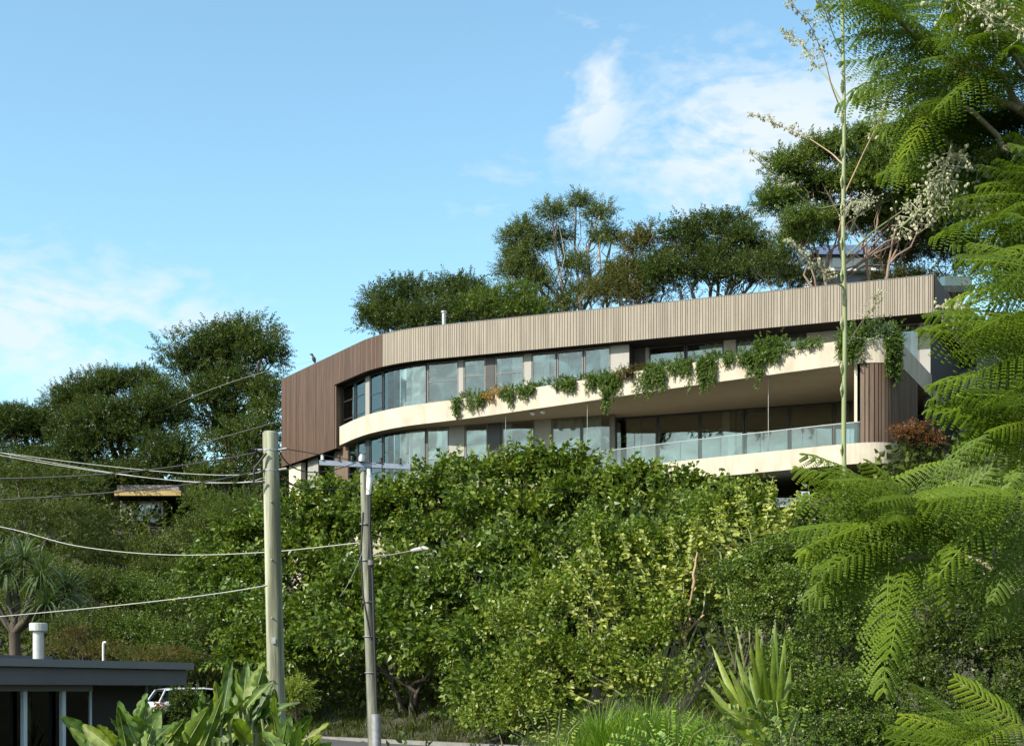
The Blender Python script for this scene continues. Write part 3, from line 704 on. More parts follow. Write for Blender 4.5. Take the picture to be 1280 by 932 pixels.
m=MB(); a=P(129,828,23.5); m.tube([a,a+np.array([0,0,.3]),a+np.array([.01,-.01,.335]),a+np.array([.05,-.02,.34])],.018,8); o=m.build('vent_pipe',M['white_paint'],smooth=True); tag(o,'thin white vent pipe with bent tip on the carport roof','pipe')
# ------------------------------------------------------------------ car
def car():
    D=51; c=P(203,895,D)-np.array([.45,0,0]); gy=gz(c[0],c[1]); t=thing('parked_car',(c[0],c[1],gy),'white hatchback seen from behind under the carport roof edge','car')
    ang=math.radians(-60); ca_,sa_=math.cos(ang),math.sin(ang)
    base_z=gz(c[0],c[1])-.0; 
    t.location.z=base_z; t['_w']=(c[0],c[1],base_z)
    def X(p):
        p=np.asarray(p,float); return np.stack([c[0]+p[...,0]*ca_-p[...,1]*sa_,c[1]+p[...,0]*sa_+p[...,1]*ca_,base_z+p[...,2]],-1)
    # stations along y (rear at 0, nose at 4.2): half width, sill, belt ; cabin roof
    st=[(0,.74,.38,.92),(.12,.84,.28,.98),(.7,.88,.22,1.0),(2.0,.89,.22,.98),(3.0,.88,.22,.92),(3.7,.84,.25,.82),(4.1,.72,.32,.66),(4.2,.55,.4,.58)]
    m=MB(); v=[];
    for y,w,z0,z1 in st: v+=[(-w*.93,y,z0),(-w,y,z0+.2),(-w,y,z1-.12),(-w*.9,y,z1),(w*.9,y,z1),(w,y,z1-.12),(w,y,z0+.2),(w*.93,y,z0)]
    f=[]
    for i in range(len(st)-1):
        for j in range(8): f.append((i*8+j,i*8+(j+1)%8,(i+1)*8+(j+1)%8,(i+1)*8+j))
    m.add(X(v),f); m.add(X(v[:8]),[list(range(8))[::-1]]); m.add(X(v[-8:]),[list(range(8))])
    rf=[(.35,.62,1.42),(.8,.66,1.48),(1.8,.66,1.49),(2.4,.62,1.43)]
    v=[]
    for y,w,z in rf: v+=[(-w,y,z-.05),(-w*.9,y,z),(w*.9,y,z),(w,y,z-.05)]
    f=[(i*4+j,i*4+(j+1)%4,(i+1)*4+(j+1)%4,(i+1)*4+j) for i in range(3) for j in range(4)]
    m.add(X(v),f)
    for s in (-1,1):
        for (a,b) in (((.80,.12,.98),(.62,.38,1.40)),((.82,1.45,.98),(.66,1.5,1.44)),((.80,3.0,.92),(.62,2.4,1.40))):
            m.tube(X([(s*a[0],a[1],a[2]),(s*b[0],b[1],b[2])]),.035,6)
    m.build('body',M['car_paint_shaded'],t,smooth=False)
    g=MB(); ring0=[(-.76,.14,.99),(.76,.14,.99),(.80,1.4,.99),(.78,2.9,.93),(-.78,2.9,.93),(-.80,1.4,.99)]; ring1=[(-.60,.40,1.39),(.60,.40,1.39),(.64,1.4,1.44),(.60,2.36,1.38),(-.60,2.36,1.38),(-.64,1.4,1.44)]
    g.add(X(ring0+ring1),[(i,(i+1)%6,6+(i+1)%6,6+i) for i in range(6)]); g.build('window',M['car_glass'],t)
    for s in (-1,1):
        l=MB(); l.add(X([(s*.60,-.015,.70),(s*.80,.03,.70),(s*.86,.28,.78),(s*.86,.28,.92),(s*.80,.06,.95),(s*.60,.01,.93)]),[(0,1,4,5),(1,2,3,4)]); l.build('tail_light',M['tail_red'],t)
        for y in (.75,3.35):
            w=MB(); w.tube(X([(s*.72,y,.30),(s*.90,y,.30)]),.31,20); wh=w.build('wheel',M['black_rubber'],t)
            r_=MB(); r_.tube(X([(s*.885,y,.30),(s*.91,y,.30)]),.19,14); r_.build('rim',M['galv'],wh)
    b=MB(); b.add(X([(-.80,-.06,.34),(.80,-.06,.34),(.80,-.06,.52),(-.80,-.06,.52),(-.80,.1,.34),(.80,.1,.34),(.80,.1,.52),(-.80,.1,.52)]),[(0,1,2,3),(3,2,6,7),(4,0,3,7),(1,5,6,2),(0,4,5,1)]); b.build('bumper',M['car_paint_shaded'],t)
car()
# ------------------------------------------------------------------ power poles and lines
def pole1():
    a=P(344,1000,21); top=P(338,541,21); zb=gz(a[0],21)
    base=np.array([P(347,932,21)[0]+.03,21,zb])
    t=thing('power_pole',base,'thick weathered timber pole nearest the camera, rising over the paddle leaves','pole','timber power poles')
    m=MB(); n=14; pts=[base+(top-base)*k/(n-1) for k in range(n)]
    m.tube(pts,np.linspace(.138,.118,n),20); m.tube([top,top+np.array([0,0,.012])],[.118,.10],20); m.build('shaft',M['pole_wood'],t,smooth=True)
    m=MB(); m.tube([top+np.array([0,0,.013]),top+np.array([0,0,.022])],.10,20); m.build('pole_top',M['concrete'],t)
    for y in (563,588):
        c=P(338.5,y,21); b=MB(); b.tube([c+np.array([0,0,-.012]),c+np.array([0,0,.012])],.125,16); b.tube([c+np.array([-.22,-.05,0]),c+np.array([-.12,-.05,0])],.02,6); b.tube([c+np.array([.12,-.05,0]),c+np.array([.24,-.05,.02])],.02,6); b.build('strap',M['galv'],t)
        i=MB(); 
        for k in range(3): i.tube([c+np.array([-.28+k*.035,-.05,0]),c+np.array([-.262+k*.035,-.05,0])],[.035,.028],10)
        i.build('insulator',M['black_rubber'],t,smooth=False)
    for y in (628,700,772,850):
        c=P(340+(y-541)*.008,y,21); k=MB(); k.tube([c+np.array([.0,-.118-(y-541)*.00004,0]),c+np.array([0,-.150-(y-541)*.00004,0])],.014,8); k.build('bolt',M['galv'],t)
    c=P(342,800,20.86); k=MB(); k.box(c[0]-.03,c[0]+.03,c[1]-.012,c[1]-.004,c[2]-.045,c[2]+.045); k.build('tag_plate',M['galv'],t)
    l=MB(); c=P(316,595,21); l.tube([P(333,566,20.85),P(318,585,20.85),P(317,605,20.85),P(331,602,20.85)],.018,6); l.build('cable_loop',M['black_rubber'],t,smooth=True)
    return t
pole1()
def pole2():
    top=P(455.5,588,38); base=P(467,935,38); base=base+(base-top)*.02; base[2]=gz(base[0],38)
    t=thing('power_pole',base,'slim grey timber pole with a steel crossarm, in front of the hedge','pole','timber power poles')
    m=MB(); n=12; pts=[base+(top-base)*k/(n-1) for k in range(n)]; m.tube(pts,np.linspace(.15,.12,n),16); m.build('shaft',M['pole_wood_far'],t,smooth=True)
    a=P(399,577.5,37.8); b=P(513,583,37.8); m=MB()
    d=(b-a)/np.linalg.norm(b-a); m.seg(a,b,0,.13,.12); V=m.V[0]; # tilt with the arm
    tt=(V[:,0]-a[0])/(b[0]-a[0]); V[:,2]+=a[2]-.07+(b[2]-a[2])*tt; m.build('crossarm',M['blue_steel'],t)
    for px in (403,424,440,476,500):
        c=a+(b-a)*((px-399)/114); i=MB(); 
        for k in range(3): i.tube([c+np.array([0,0,.07+.05*k]),c+np.array([0,0,.105+.05*k])],[.05,.035],10)
        i.build('insulator',M['black_rubber'] if px!=403 else M['white_paint'],t)
    i=MB(); c=P(452.5,577,37.75); i.tube([c,c+np.array([0,0,.12]),c+np.array([0,0,.2])],[.10,.10,.05],12); i.build('pole_cap',M['galv'],t,smooth=True)
    i=MB(); i.tube([P(461,586,37.75),P(462,600,37.72),P(460.5,618,37.75)],[.05,.08,.06],10); i.build('cable_termination',M['white_paint'],t,smooth=True)
    i=MB(); i.tube([P(463,618,37.75),P(462,660,37.78),P(466,720,37.78),P(468,800,37.8),P(471,890,37.8)],[.035]*5,8); i.build('conduit',M['black_rubber'],t,smooth=True)
    i=MB(); i.tube([P(454,640,37.76),P(451,690,37.74),P(454,745,37.75),P(464,800,37.78)],[.025]*4,8); i.build('conduit',M['black_rubber'],t,smooth=True)
    i=MB(); i.tube([P(470,892,37.75),P(470.5,935,37.75)],.13,12); i.build('cable_guard',M['galv'],t,smooth=True)
    for y in (655,700,752,795,840):
        f=(y-588)/(935-588); c=P(455.5+f*11.5,y,38); i=MB(); i.tube([c+np.array([0,0,-.012]),c+np.array([0,0,.012])],.172,14); i.build('band_clamp',M['galv'],t)
    i=MB(); i.tube([P(467,695,37.7),P(490,693,37.4),P(520,687,37.0)],[.022,.018,.018],8); i.tube([P(464,700,37.75),P(464,706,37.75)],.09,8); ar=i.build('lamp_arm',M['frame_bronze'],t,smooth=True)
    i=MB(); i.tube([P(514,688,37.05),P(520,687,37),P(530,685,36.8),P(536,686,36.7)],[.04,.06,.07,.03],10); i.build('lamp_head',M['panel_grey'],ar,smooth=True)
pole2()
WG='overhead cables on the timber poles'
def wire(pts,r,mat,label,cat='cable'):
    """each pt (x,y,D); smooth curve through them"""
    q=[P(*p) for p in pts]; q=[np.array(p) for p in q]
    if len(q)==3: 
        a,b,c=q; L=[]
        for t in np.linspace(0,1,25): 
            L.append(a*(1-t)*(1-2*t)+b*4*t*(1-t)+c*t*(2*t-1))
    else:
        L=[]
        for i in range(len(q)-1):
            p0=q[max(i-1,0)];p1=q[i];p2=q[i+1];p3=q[min(i+2,len(q)-1)]
            for t in np.linspace(0,1,8,endpoint=False):
                L.append(.5*((2*p1)+(-p0+p2)*t+(2*p0-5*p1+4*p2-p3)*t*t+(-p0+3*p1-3*p2+p3)*t**3))
        L.append(q[-1])
    m=MB(); m.tube(L,r*.58,6); o=m.build('overhead_cable',M[mat],smooth=True); tag(o,label,cat,WG); return o
wire([(-120,548,34),(168,586,27),(329,588,20.9)],.011,'white_cable','thin pale cable meeting the near pole at its lower strap, from the upper left edge')
wire([(-120,545,34),(130,590,27),(329,601,20.9)],.011,'white_cable','lowest of the pale thin cable bundle ending left of the near pole')
wire([(-120,540,36),(150,592,28),(329,597,20.9)],.010,'grey_cable','middle thin grey cable of the bundle left of the near pole')
wire([(-120,596,26),(106,594,24),(327,564,20.9)],.020,'black_rubber','thick black cable running from the left edge to the top strap of the near pole')
wire([(-120,630,26),(165,613,24),(327,586,20.9)],.022,'black_rubber','thicker lower black cable from the left edge below the pale bundle')
wire([(-150,635,48),(0,658,46),(96,682,44),(206,693,42),(330,690,40),(449,678,37.9)],.026,'white_cable','long sagging white cable crossing low behind the near pole to the far pole')
wire([(-150,782,30),(130,758,24),(334,731,20.9)],.014,'grey_cable','grey service cable passing above the carport flue to the near pole')
wire([(240,557,60),(300,540,62),(350,526,64)],.022,'grey_cable','short thin grey cable crossing the dark trees left of the brown wall')
wire([(100,570,75),(260,488,74),(420,447,72)],.016,'grey_cable','faint thin cable rising past the tall left tree to the roof corner')
wire([(349,563,21),(390,590,28),(445,578,37.7)],.020,'black_rubber','black cable sagging from near pole top to the left side of the crossarm')
wire([(349,588,21),(392,612,28),(452,604,37.8)],.022,'black_rubber','lower black loop sagging between the two poles')
wire([(346,559,21),(400,568,28),(470,580,37.7)],.014,'black_rubber','nearly straight black cable from the near pole insulator to the crossarm')
wire([(470,578,37.7),(520,587,38.5),(640,606,42),(760,618,45),(900,622,48)],.018,'black_rubber','black cable running right from the crossarm over the green treetops')
wire([(457,680,37.8),(440,720,36),(425,745,35)],.010,'grey_cable','thin stay wire dropping from the slim pole into the hedge')
# ------------------------------------------------------------------ trees behind the house
def gbase(px,D): x=(px-HX)/F*D; return (x,D,gz(x,D))
TB='trees behind the house roof'
tree('shade_tree','dense rounded dark green tree rising above the left curved roof corner','tree',gbase(520,80),
 [B(478,392,80,32,26),B(515,374,80,38,28),B(560,370,81,44,26),B(590,385,80,30,26),B(548,400,79,54,26),B(470,405,79,26,20),B(510,410,79,50,20)],T_SMALL,'leaf_dark',.60,1.5,r0=.22,group=TB,seed=21,nsub=12,sub=.5,tonevar=.45,tone=.62,limbs=True,twigs=.3)
tree('shade_tree','low lime tinged bushy tree between the dark left tree and the tall open one','tree',gbase(630,78),
 [B(610,382,78,28,22),B(640,378,78,32,24),B(655,388,78,28,20),B(595,395,78,28,20),B(640,400,78,50,18)],T_SMALL,'leaf_mid',.48,1.1,r0=.16,group=TB,seed=22,tone=.35)
tree('gum_tree','tall open airy tree with pale forked trunk above the roof, centre','tree',gbase(722,82),
 [B(655,335,82,24,24),B(660,290,82,18,14),B(690,272,82,26,16),B(720,258,83,22,11),B(750,270,82,22,18),B(640,318,83,14,14),B(675,355,82,20,18),B(700,305,83,26,16),B(748,300,82,16,12),B(770,345,82,20,20),B(735,370,82,34,18),B(690,385,82,36,14),B(645,345,83,24,22),B(720,335,82,24,18),B(765,300,83,12,11),B(640,300,83,18,14),B(665,310,82,20,16)],T_GUM,'leaf_gum',.55,2.3,bark='bark_pale',r0=.26,fork=.30,group=TB,seed=23,nsub=11,sub=.42,inner=.25,twigs=.3)
tree('shade_tree','small reddish tipped tree right of the tall open tree','tree',gbase(800,80),
 [B(790,312,80,20,26),B(812,302,80,22,20),B(796,345,80,32,28),B(828,335,80,26,26),B(770,358,80,30,22),B(800,372,80,50,18)],T_SMALL,'leaf_rusty',.48,1.0,bark='bark_grey',r0=.18,group=TB,seed=24,tone=.38,nsub=13)
tree('shade_tree','broad dark tree with layered crown behind the middle of the roof','tree',gbase(890,80),
 [B(855,300,80,30,20),B(905,288,81,38,20),B(935,312,80,34,26),B(880,325,80,44,28),B(840,348,79,40,26),B(915,345,79,50,28),B(955,340,80,36,30)],T_SMALL,'leaf_dark',.60,1.9,r0=.24,group=TB,seed=25,tone=.65,sub=.5,tonevar=.45,nsub=12,stems=2,fork=.5)
tree('umbrella_tree','large spreading tree with reddish multiple trunks behind the bloom stalk','tree',gbase(1085,70),
 [B(985,215,70,36,24),B(1030,190,70,38,20),B(1080,182,71,42,20),B(1130,190,70,40,22),B(975,255,70,30,22),B(1020,240,71,36,22),B(1065,235,70,36,24),B(1120,235,70,40,22),B(1165,225,71,40,26),B(1180,265,70,36,22),B(1005,275,69,30,14),B(1140,275,71,34,16),B(1220,260,71,40,30),B(1040,278,72,34,18),B(1085,275,72,36,16),B(1125,262,71,44,22),B(1160,295,72,50,20),B(1000,300,70,28,14),B(1090,215,70,44,22)],T_SMALL,'leaf_mid',.52,1.9,bark='bark_red',r0=.11,fork=.55,stems=6,group=TB,seed=26,nsub=20,flat=.65,sub=.46,tone=.35,twigs=.15)
tree('shade_tree','dark understorey shrub tree filling below the spreading tree, by the white house','tree',gbase(990,72),
 [B(960,330,72,34,24),B(1000,352,72,40,14),B(985,305,73,28,18)],T_SMALL,'leaf_dark',.44,1.0,r0=.12,group=TB,seed=27,tone=.6)
tree('shade_tree','rusty brown tinged thicket tree at the right end of the roof','tree',gbase(1180,72),
 [B(1060,283,77,50,16),B(1120,292,77,40,22),B(1130,325,74,40,16),B(1180,310,74,46,22),B(1230,330,74,44,26),B(1275,350,74,40,36),B(1130,352,72,60,8)],T_SMALL,'leaf_rusty',.5,1.2,bark='bark_red',r0=.14,stems=4,group=TB,seed=28,tone=.32)
# ------------------------------------------------------------------ trees on the left skyline
TL='trees on the left hillside'
tree('shade_tree','tallest broad dark tree on the left skyline beside the brown wall','tree',gbase(290,82),
 [B(300,432,82,52,30),B(262,450,82,50,34),B(325,450,81,34,34),B(235,462,82,28,26),B(290,490,81,50,36),B(325,500,80,24,34),B(255,510,80,40,30),B(300,540,80,44,30)],T_SMALL,'leaf_dark',.62,1.9,r0=.4,group=TL,seed=31,nsub=11,sub=.52,inner=.12,tonevar=.5,tone=.62,twigs=.25)
tree('shade_tree','dark dome shaped tree left of the tallest skyline tree','tree',gbase(160,77),
 [B(190,525,75,44,34),B(120,530,75,44,30),B(178,480,77,28,20),B(140,488,77,36,26),B(105,504,77,34,26),B(205,510,76,32,34),B(160,552,75,50,32),B(100,567,75,40,30),B(210,577,74,40,34),B(150,602,74,56,22)],T_SMALL,'leaf_dark',.46,1.5,r0=.3,group=TL,seed=32,nsub=17,sub=.52,inner=.12,tonevar=.5,tone=.55,vspread=.5,upb=.5,twigs=.1)
tree('shade_tree','low dark bushy tree at the far left edge of the skyline','tree',gbase(30,80),
 [B(15,535,79,50,26),B(60,540,79,44,24),B(25,537,80,40,20),B(72,527,79,34,26),B(-20,552,80,40,24),B(30,582,78,50,22),B(75,582,78,40,20)],T_SMALL,'leaf_dark',.46,1.5,r0=.25,group=TL,seed=33,nsub=16,sub=.5,inner=.12,tonevar=.5,tone=.5,upb=.5,twigs=.25)
tree('vine_covered_tree','vine draped tree column between the left skyline trees and the timber pole','tree',gbase(300,73),
 [B(290,560,73,40,36),B(325,560,72,30,40),B(335,605,72,24,28),B(275,600,72,36,28),B(330,520,73,22,22)],T_ROUND,'leaf_dark',.42,1.1,r0=.25,group=TL,seed=34,tone=.85,nsub=18,twigs=.25)
# ------------------------------------------------------------------ hillside shrubs, left
SL='small leaved shrubs on the left hillside'
def shrub(label,px,D,blobs,tpl,mat,size,dens=1.,bark='bark_dark',group=SL,seed=1,cat='shrub',name='hillside_shrub',**kw):
    kw.setdefault('stems',3); kw.setdefault('r0',.09); kw.setdefault('fork',.4); kw.setdefault('nsub',15); kw.setdefault('twigs',.15); kw.setdefault('sub',.46); kw.setdefault('inner',.15); kw.setdefault('tonevar',.4)
    return tree(name,label,cat,gbase(px,D),blobs,tpl,M_[mat] if False else mat,size,dens,bark=bark,group=group,seed=seed,**kw)
shrub('straggly olive shrub with bare twigs at the left edge under the cables',40,66,[B(20,600,66,46,26),B(75,610,66,44,28),B(30,650,65,50,34),B(95,655,65,36,30)],T_SMALL,'leaf_olive',.38,.9,seed=41,tone=.5,bark='bark_grey')
shrub('round shrub just left of and below the small cottage',130,68,[B(122,655,68,26,26),B(118,695,66,42,32),B(150,700,66,30,20)],T_FINE,'leaf_olive',.36,1.0,seed=42,tone=.45)
shrub('soft grey green shrub mound right under the cottage window',200,66,[B(195,702,66,50,28),B(240,672,67,28,28),B(215,725,65,56,36)],T_ROUND,'leaf_olive',.36,1.05,seed=43,tone=.55)
shrub('tall shrub right of the cottage eave and left of the timber pole',255,68,[B(250,630,69,26,20),B(275,650,68,34,30),B(305,640,68,30,24)],T_FINE,'leaf_mid',.36,1.05,seed=44,tone=.35)
shrub('wide bushy mound filling the slope behind the pandanus',110,60,[B(60,735,60,60,36),B(120,745,60,50,40),B(40,780,59,60,34),B(110,795,58,60,30)],T_ROUND,'leaf_olive',.34,1.0,seed=45,tone=.5)
shrub('dense green mound on the slope above the carport vent pipe',180,60,[B(175,750,60,44,40),B(215,760,59,44,42),B(170,800,58,46,30),B(215,815,57,50,30)],T_ROUND,'leaf_mid',.34,1.05,seed=46,tone=.25)
shrub('low mound with orange brown tips right of the roof flue',110,55,[B(85,812,55,34,14),B(140,818,54,40,14),B(195,825,53,44,16)],T_FINE,'leaf_rusty',.32,.95,seed=47,tone=.5)
shrub('dark narrow shrub in the fold left of the timber pole, mid slope',245,58,[B(240,770,58,30,44),B(262,800,57,30,40),B(235,835,55,30,24)],T_FINE,'leaf_dark',.34,1.0,seed=48,tone=.6)
shrub('yellowish scrubby bush low behind the white car',225,59,[B(215,848,59,34,12),B(255,843,59,34,20),B(180,845,59,40,12)],T_FINE,'leaf_mid',.30,1.0,seed=49,tone=.5)
shrub('reddish bare shrub clump on the slope left of the vent pipe',100,56,[B(100,795,54.5,22,12)],T_FINE,'leaf_redtip',.3,.8,seed=50,tone=.3)
# ------------------------------------------------------------------ big leaved hedge trees below the house
SM='broad leaved trees forming the hedge below the house'
def big(label,px,D,blobs,mat='leaf_mid',seed=1,size=.62,tpl=None,dens=1.0,**kw):
    kw.setdefault('tone',.45)
    return tree('broadleaf_tree',label,'tree',gbase(px,D),blobs,tpl or T_BROAD,mat,size,dens,bark='bark_dark',r0=.13,fork=.35,group=SM,stems=3,seed=seed,nsub=15,sub=.46,inner=.2,twigs=.15,tonevar=.4,**kw)
big('broad leaved tree immediately left and right of the near timber pole, upper slope',300,56,[B(300,690,56,44,34),B(270,730,55,40,40),B(330,670,56,40,30),B(320,740,54,44,40)],seed=61)
big('broad leaved tree behind the gap between the two timber poles',400,55,[B(390,640,55,50,28),B(365,690,54,40,40),B(420,660,54,40,36),B(400,720,53,44,40),B(430,625,55,30,18)],seed=62,tone=.5)
big('lower broad leaved tree hanging over the dark bank left of the slim pole',340,52,[B(290,780,52,46,40),B(345,790,50,50,42),B(400,780,49,44,44),B(310,825,49.5,44,28),B(380,828,48,50,26)],seed=63,tone=.38)
big('broad leaved tree hiding the curved lower windows, right of the crossarm',530,51,[B(500,640,51,40,34),B(545,620,51,44,36),B(580,600,51,34,24),B(520,680,50,50,36),B(470,650,51,30,28)],seed=64,tone=.5)
big('tall sprouting broad leaved tree whose tips reach the lower balcony glass',660,49,[B(620,605,49,44,30),B(670,592,49,40,26),B(715,602,49,36,26),B(650,650,48,56,40),B(600,650,48,40,36),B(715,650,48,46,34)],seed=65,tone=.52)
big('broad leaved tree below the pale balcony slab edge',800,47,[B(760,620,47,42,24),B(800,612,47,40,22),B(850,620,47,34,20),B(780,655,46,50,34),B(840,660,46,44,30),B(725,625,47,30,22)],seed=66,tone=.48)
big('lower broad leaved tree with dark hollow behind the slim pole',500,47,[B(450,740,47,44,44),B(500,740,46,46,46),B(545,760,44.5,50,50),B(500,800,44,56,40),B(560,825,43,50,38),B(430,800,46,36,36)],seed=67,tone=.42)
big('big bulging broad leaved tree at the centre of the hedge',620,45,[B(610,880,40.5,50,30),B(600,720,45,54,46),B(655,700,45,50,40),B(640,770,43,56,46),B(600,810,42,48,44),B(690,740,43,44,40),B(640,840,41,50,34)],seed=68,tone=.45)
big('broad leaved tree in half shade behind the yellow green sapling',760,42,[B(740,700,42,54,40),B(800,690,42,50,40),B(760,760,41,60,50),B(830,740,41,50,50),B(700,790,41,50,50),B(880,690,42,50,36)],mat='leaf_dark',seed=69,tone=.9)  # half shade put into the leaf colour, darker than the other hedge trees
# ------------------------------------------------------------------ nearer plants, right of centre
SY='yellow green shrubs in front of the hedge'
def lime(label,px,D,blobs,seed,mat='leaf_lime',size=.42,tpl=None,dens=.75,**kw):
    kw.setdefault('tone',.40); kw.setdefault('nsub',14); kw.setdefault('bark','bark_grey')
    return tree('leafy_shrub',label,'shrub',gbase(px,D),blobs,tpl or T_BROAD6,mat,size,dens,r0=.05,fork=.3,group=SY,stems=4,seed=seed,sub=.40,upb=1.1,inner=.2,twigs=.12,tonevar=.5,**kw)
lime('yellow green sapling with tan forked stem, tallest of the near shrubs',850,28,[B(890,650,28,40,26),B(930,640,28,36,24),B(860,680,28,40,30),B(905,700,28,50,34),B(840,730,28,40,36),B(950,670,28,34,26),B(900,760,27.5,50,40)],71)
lime('yellow green shrub with plume like shoots pointing up left of the sapling',740,28,[B(742,680,28,16,24),B(765,710,28,30,26),B(800,690,28,22,26),B(735,740,28,34,26),B(780,770,27.5,46,40),B(820,800,27,40,40)],72)
lime('pale leaved shrub at the bottom centre with round leaves',670,27,[B(610,900,27,34,30),B(690,760,27,34,28),B(650,790,27,36,28),B(690,830,26.5,50,36),B(640,860,26.5,40,36),B(740,840,26.5,46,36),B(660,910,26,50,30),B(800,860,26,50,30)],73,tone=.6)
# plume shoots standing clear of the crowns
def plumes(label,items,seed,mat='leaf_plume',size=.25):
    rng=np.random.default_rng(seed); mb=MB(); tb=MB(); c=P(*items[0][0])
    t=thing('leafy_shoots',(c[0],c[1],gz(c[0],c[1])),label,'shrub',SY)
    for a,b in items:
        a=P(*a); b=P(*b); p=limb(tb,a,b,.018,.006,rng,4,.03,7)
        n=90; k=np.linspace(.05,1,n); pos=np.array([a+(b-a)*q for q in k])+rng.normal(0,.10,(n,3))*(1.15-k[:,None]); d=(b-a)/np.linalg.norm(b-a)
        D=d*.6+rng.normal(0,.7,(n,3)); V=[];A=[]
        for i in range(n):
            V.append(leaf6(size*rng.uniform(.6,1)*(1.15-.5*k[i]),size*.55*(1.15-.5*k[i]),pos[i],D[i],(0,-.3,1)));A.append(rng.uniform(.6,1))
        f=np.array(F6)[None]+np.arange(n)[:,None,None]*8; mb.add(np.concatenate(V),f.reshape(-1,4),np.repeat(A,6))
    mb.build('leaves',M[mat],t); g=P(items[0][0][0],930,items[0][0][2]); 
    for a,b in items: limb(tb,(c[0],c[1],gz(c[0],c[1])),P(*a),.03,.016,rng,5,.02,6)
    tb.build('stems',M['stem_green'],t)
plumes('plume like leafy shoots fanning up in front of the central hedge',[((780,820,27),(741,658,27)),((790,800,27),(722,690,27)),((830,770,27),(775,668,27)),((850,760,27),(800,665,27)),((846,780,27),(838,660,27)),((800,850,26.5),(690,735,26.5)),((780,870,26),(650,780,26.5)),((850,760,27),(872,650,27)),((790,830,26.5),(700,690,27)),((745,880,26),(610,820,26.5)),((880,760,27),(905,630,27.5))],74)
plumes('upright leafy shoots against the dark space under the balcony slab',[((950,700,26),(966,598,26)),((930,700,26),(893,635,26)),((960,690,26),(1000,615,26)),((940,680,26),(925,612,26)),((975,700,26),(985,640,26)),((900,690,27),(862,655,27))],75)
plumes('leafy sprouting tips of the hedge standing up in front of the lower balcony glass',[((640,620,48.5),(628,556,48.5)),((655,610,48.5),(662,549,48.5)),((690,620,48.5),(688,545,48.5)),((700,620,48.5),(722,552,48.5)),((735,630,48),(765,562,48)),((600,630,49),(590,566,49)),((575,640,49.5),(560,580,49.5)),((780,640,46.5),(800,590,46.5)),((830,640,46.5),(868,590,46.5)),((760,640,47),(740,575,47)),((545,650,50),(530,595,50)),((850,640,46.5),(845,597,46.5))],76,mat='leaf_mid',size=.30)
plumes('upright shoots breaking the hedge outline around the slim pole',[((500,660,50),(508,600,50)),((430,660,54),(425,596,54)),((380,660,54),(372,600,54)),((400,650,54),(398,596,54)),((480,650,50.5),(470,600,50.5)),((350,690,54),(342,630,54))],77,mat='leaf_mid',size=.30)
o=MB(); rr_=np.random.default_rng(4)
for a,b in (((852,862,27),(856,800,27)),((856,800,27),(866,735,26.8)),((856,800,27),(846,760,26.8)),((857,790,27),(880,768,26.8)),((866,735,26.8),(872,690,26.8))): limb(o,P(*a),P(*b),.035,.018,rr_,6,.03,6)
a=P(852,862,27); limb(o,(a[0],a[1],gz(a[0],a[1])),a,.045,.035,rr_,6,.03)
o=o.build('bare_stem',M['twig_tan'],None,smooth=True); tag(o,'tan forked bare stem standing out of the yellow green sapling','sapling')
# right understorey
SR='dark small leaved shrubs at the lower right'
def rs(label,px,D,blobs,seed,mat='leaf_dark',tpl=None,size=.26,dens=1.0,**kw):
    kw.setdefault('tone',.7); kw.setdefault('nsub',18)
    return tree('understorey_shrub',label,'shrub',gbase(px,D),blobs,tpl or T_ROUND,mat,size,dens,bark='bark_dark',r0=.05,fork=.3,group=SR,stems=3,seed=seed,inner=.3,twigs=.3,**kw)
rs('olive shrub between the sapling and the feathery frond spray',960,24,[B(940,720,24,44,34),B(990,700,24,40,34),B(960,770,23.5,50,36),B(1010,750,23,40,36)],81,mat='leaf_mid',tone=.3)
rs('dark mass of small leaves below the feathery spray, centre right',1060,20,[B(1060,800,20,60,44),B(1000,840,20,50,40),B(1110,830,20,56,44),B(1060,880,19.5,66,44),B(980,900,19.5,50,36),B(1050,750,20,50,40),B(1060,930,19,60,40),B(1120,930,19,60,40)],82,mat='leaf_mid',size=.20,tone=.15)
rs('leafy shrub hiding the foot of the bloom stalk behind the frond spray',1057,21,[B(1057,690,21,34,34),B(1052,740,21,36,36),B(1070,650,21,24,20)],88,mat='leaf_mid',size=.24,tone=.2)
rs('deep shade shrub under the right hand branches',1180,20,[B(1170,720,20,50,50),B(1230,740,20,50,50),B(1180,800,19.5,56,50),B(1240,820,19.5,50,50),B(1150,860,19,46,40),B(1270,760,19.5,40,50),B(1220,890,18.5,56,44),B(1290,880,18.5,50,50),B(1290,810,19,40,50)],83,size=.22,tone=.7)  # shade of the feathery tree above is put into the dark leaf colour
rs('shrub growing against the terrace wall behind the fronds',1150,34,[B(1120,650,34,44,26),B(1170,650,34,44,22),B(1220,665,34,50,26),B(1080,660,34,40,26),B(1140,690,33,60,24),B(1260,680,34,50,26),B(1030,680,34,40,26)],84,size=.3,tone=.75)
rs('dark tangle behind the sapling under the balcony shade',930,36,[B(900,640,38,40,18),B(960,660,37,46,24),B(1010,660,37,40,24),B(930,700,36,60,30),B(860,640,39,30,14)],85,size=.34,tone=.6)
tree('red_tipped_shrub','rounded bush with red new leaves on top against the curved timber column','shrub',(P(1148,620,50.5)[0],50.5,gz(P(1148,620,50.5)[0],50.5)),
 [B(1145,575,47,26,26),B(1168,585,47,22,22),B(1132,592,47,18,20),B(1150,600,47,28,18)],T_SMALL,'leaf_redtip',.34,1.2,bark='bark_dark',r0=.1,stems=2,seed=86,tone=.22,tonevar=.2,vspread=.35)
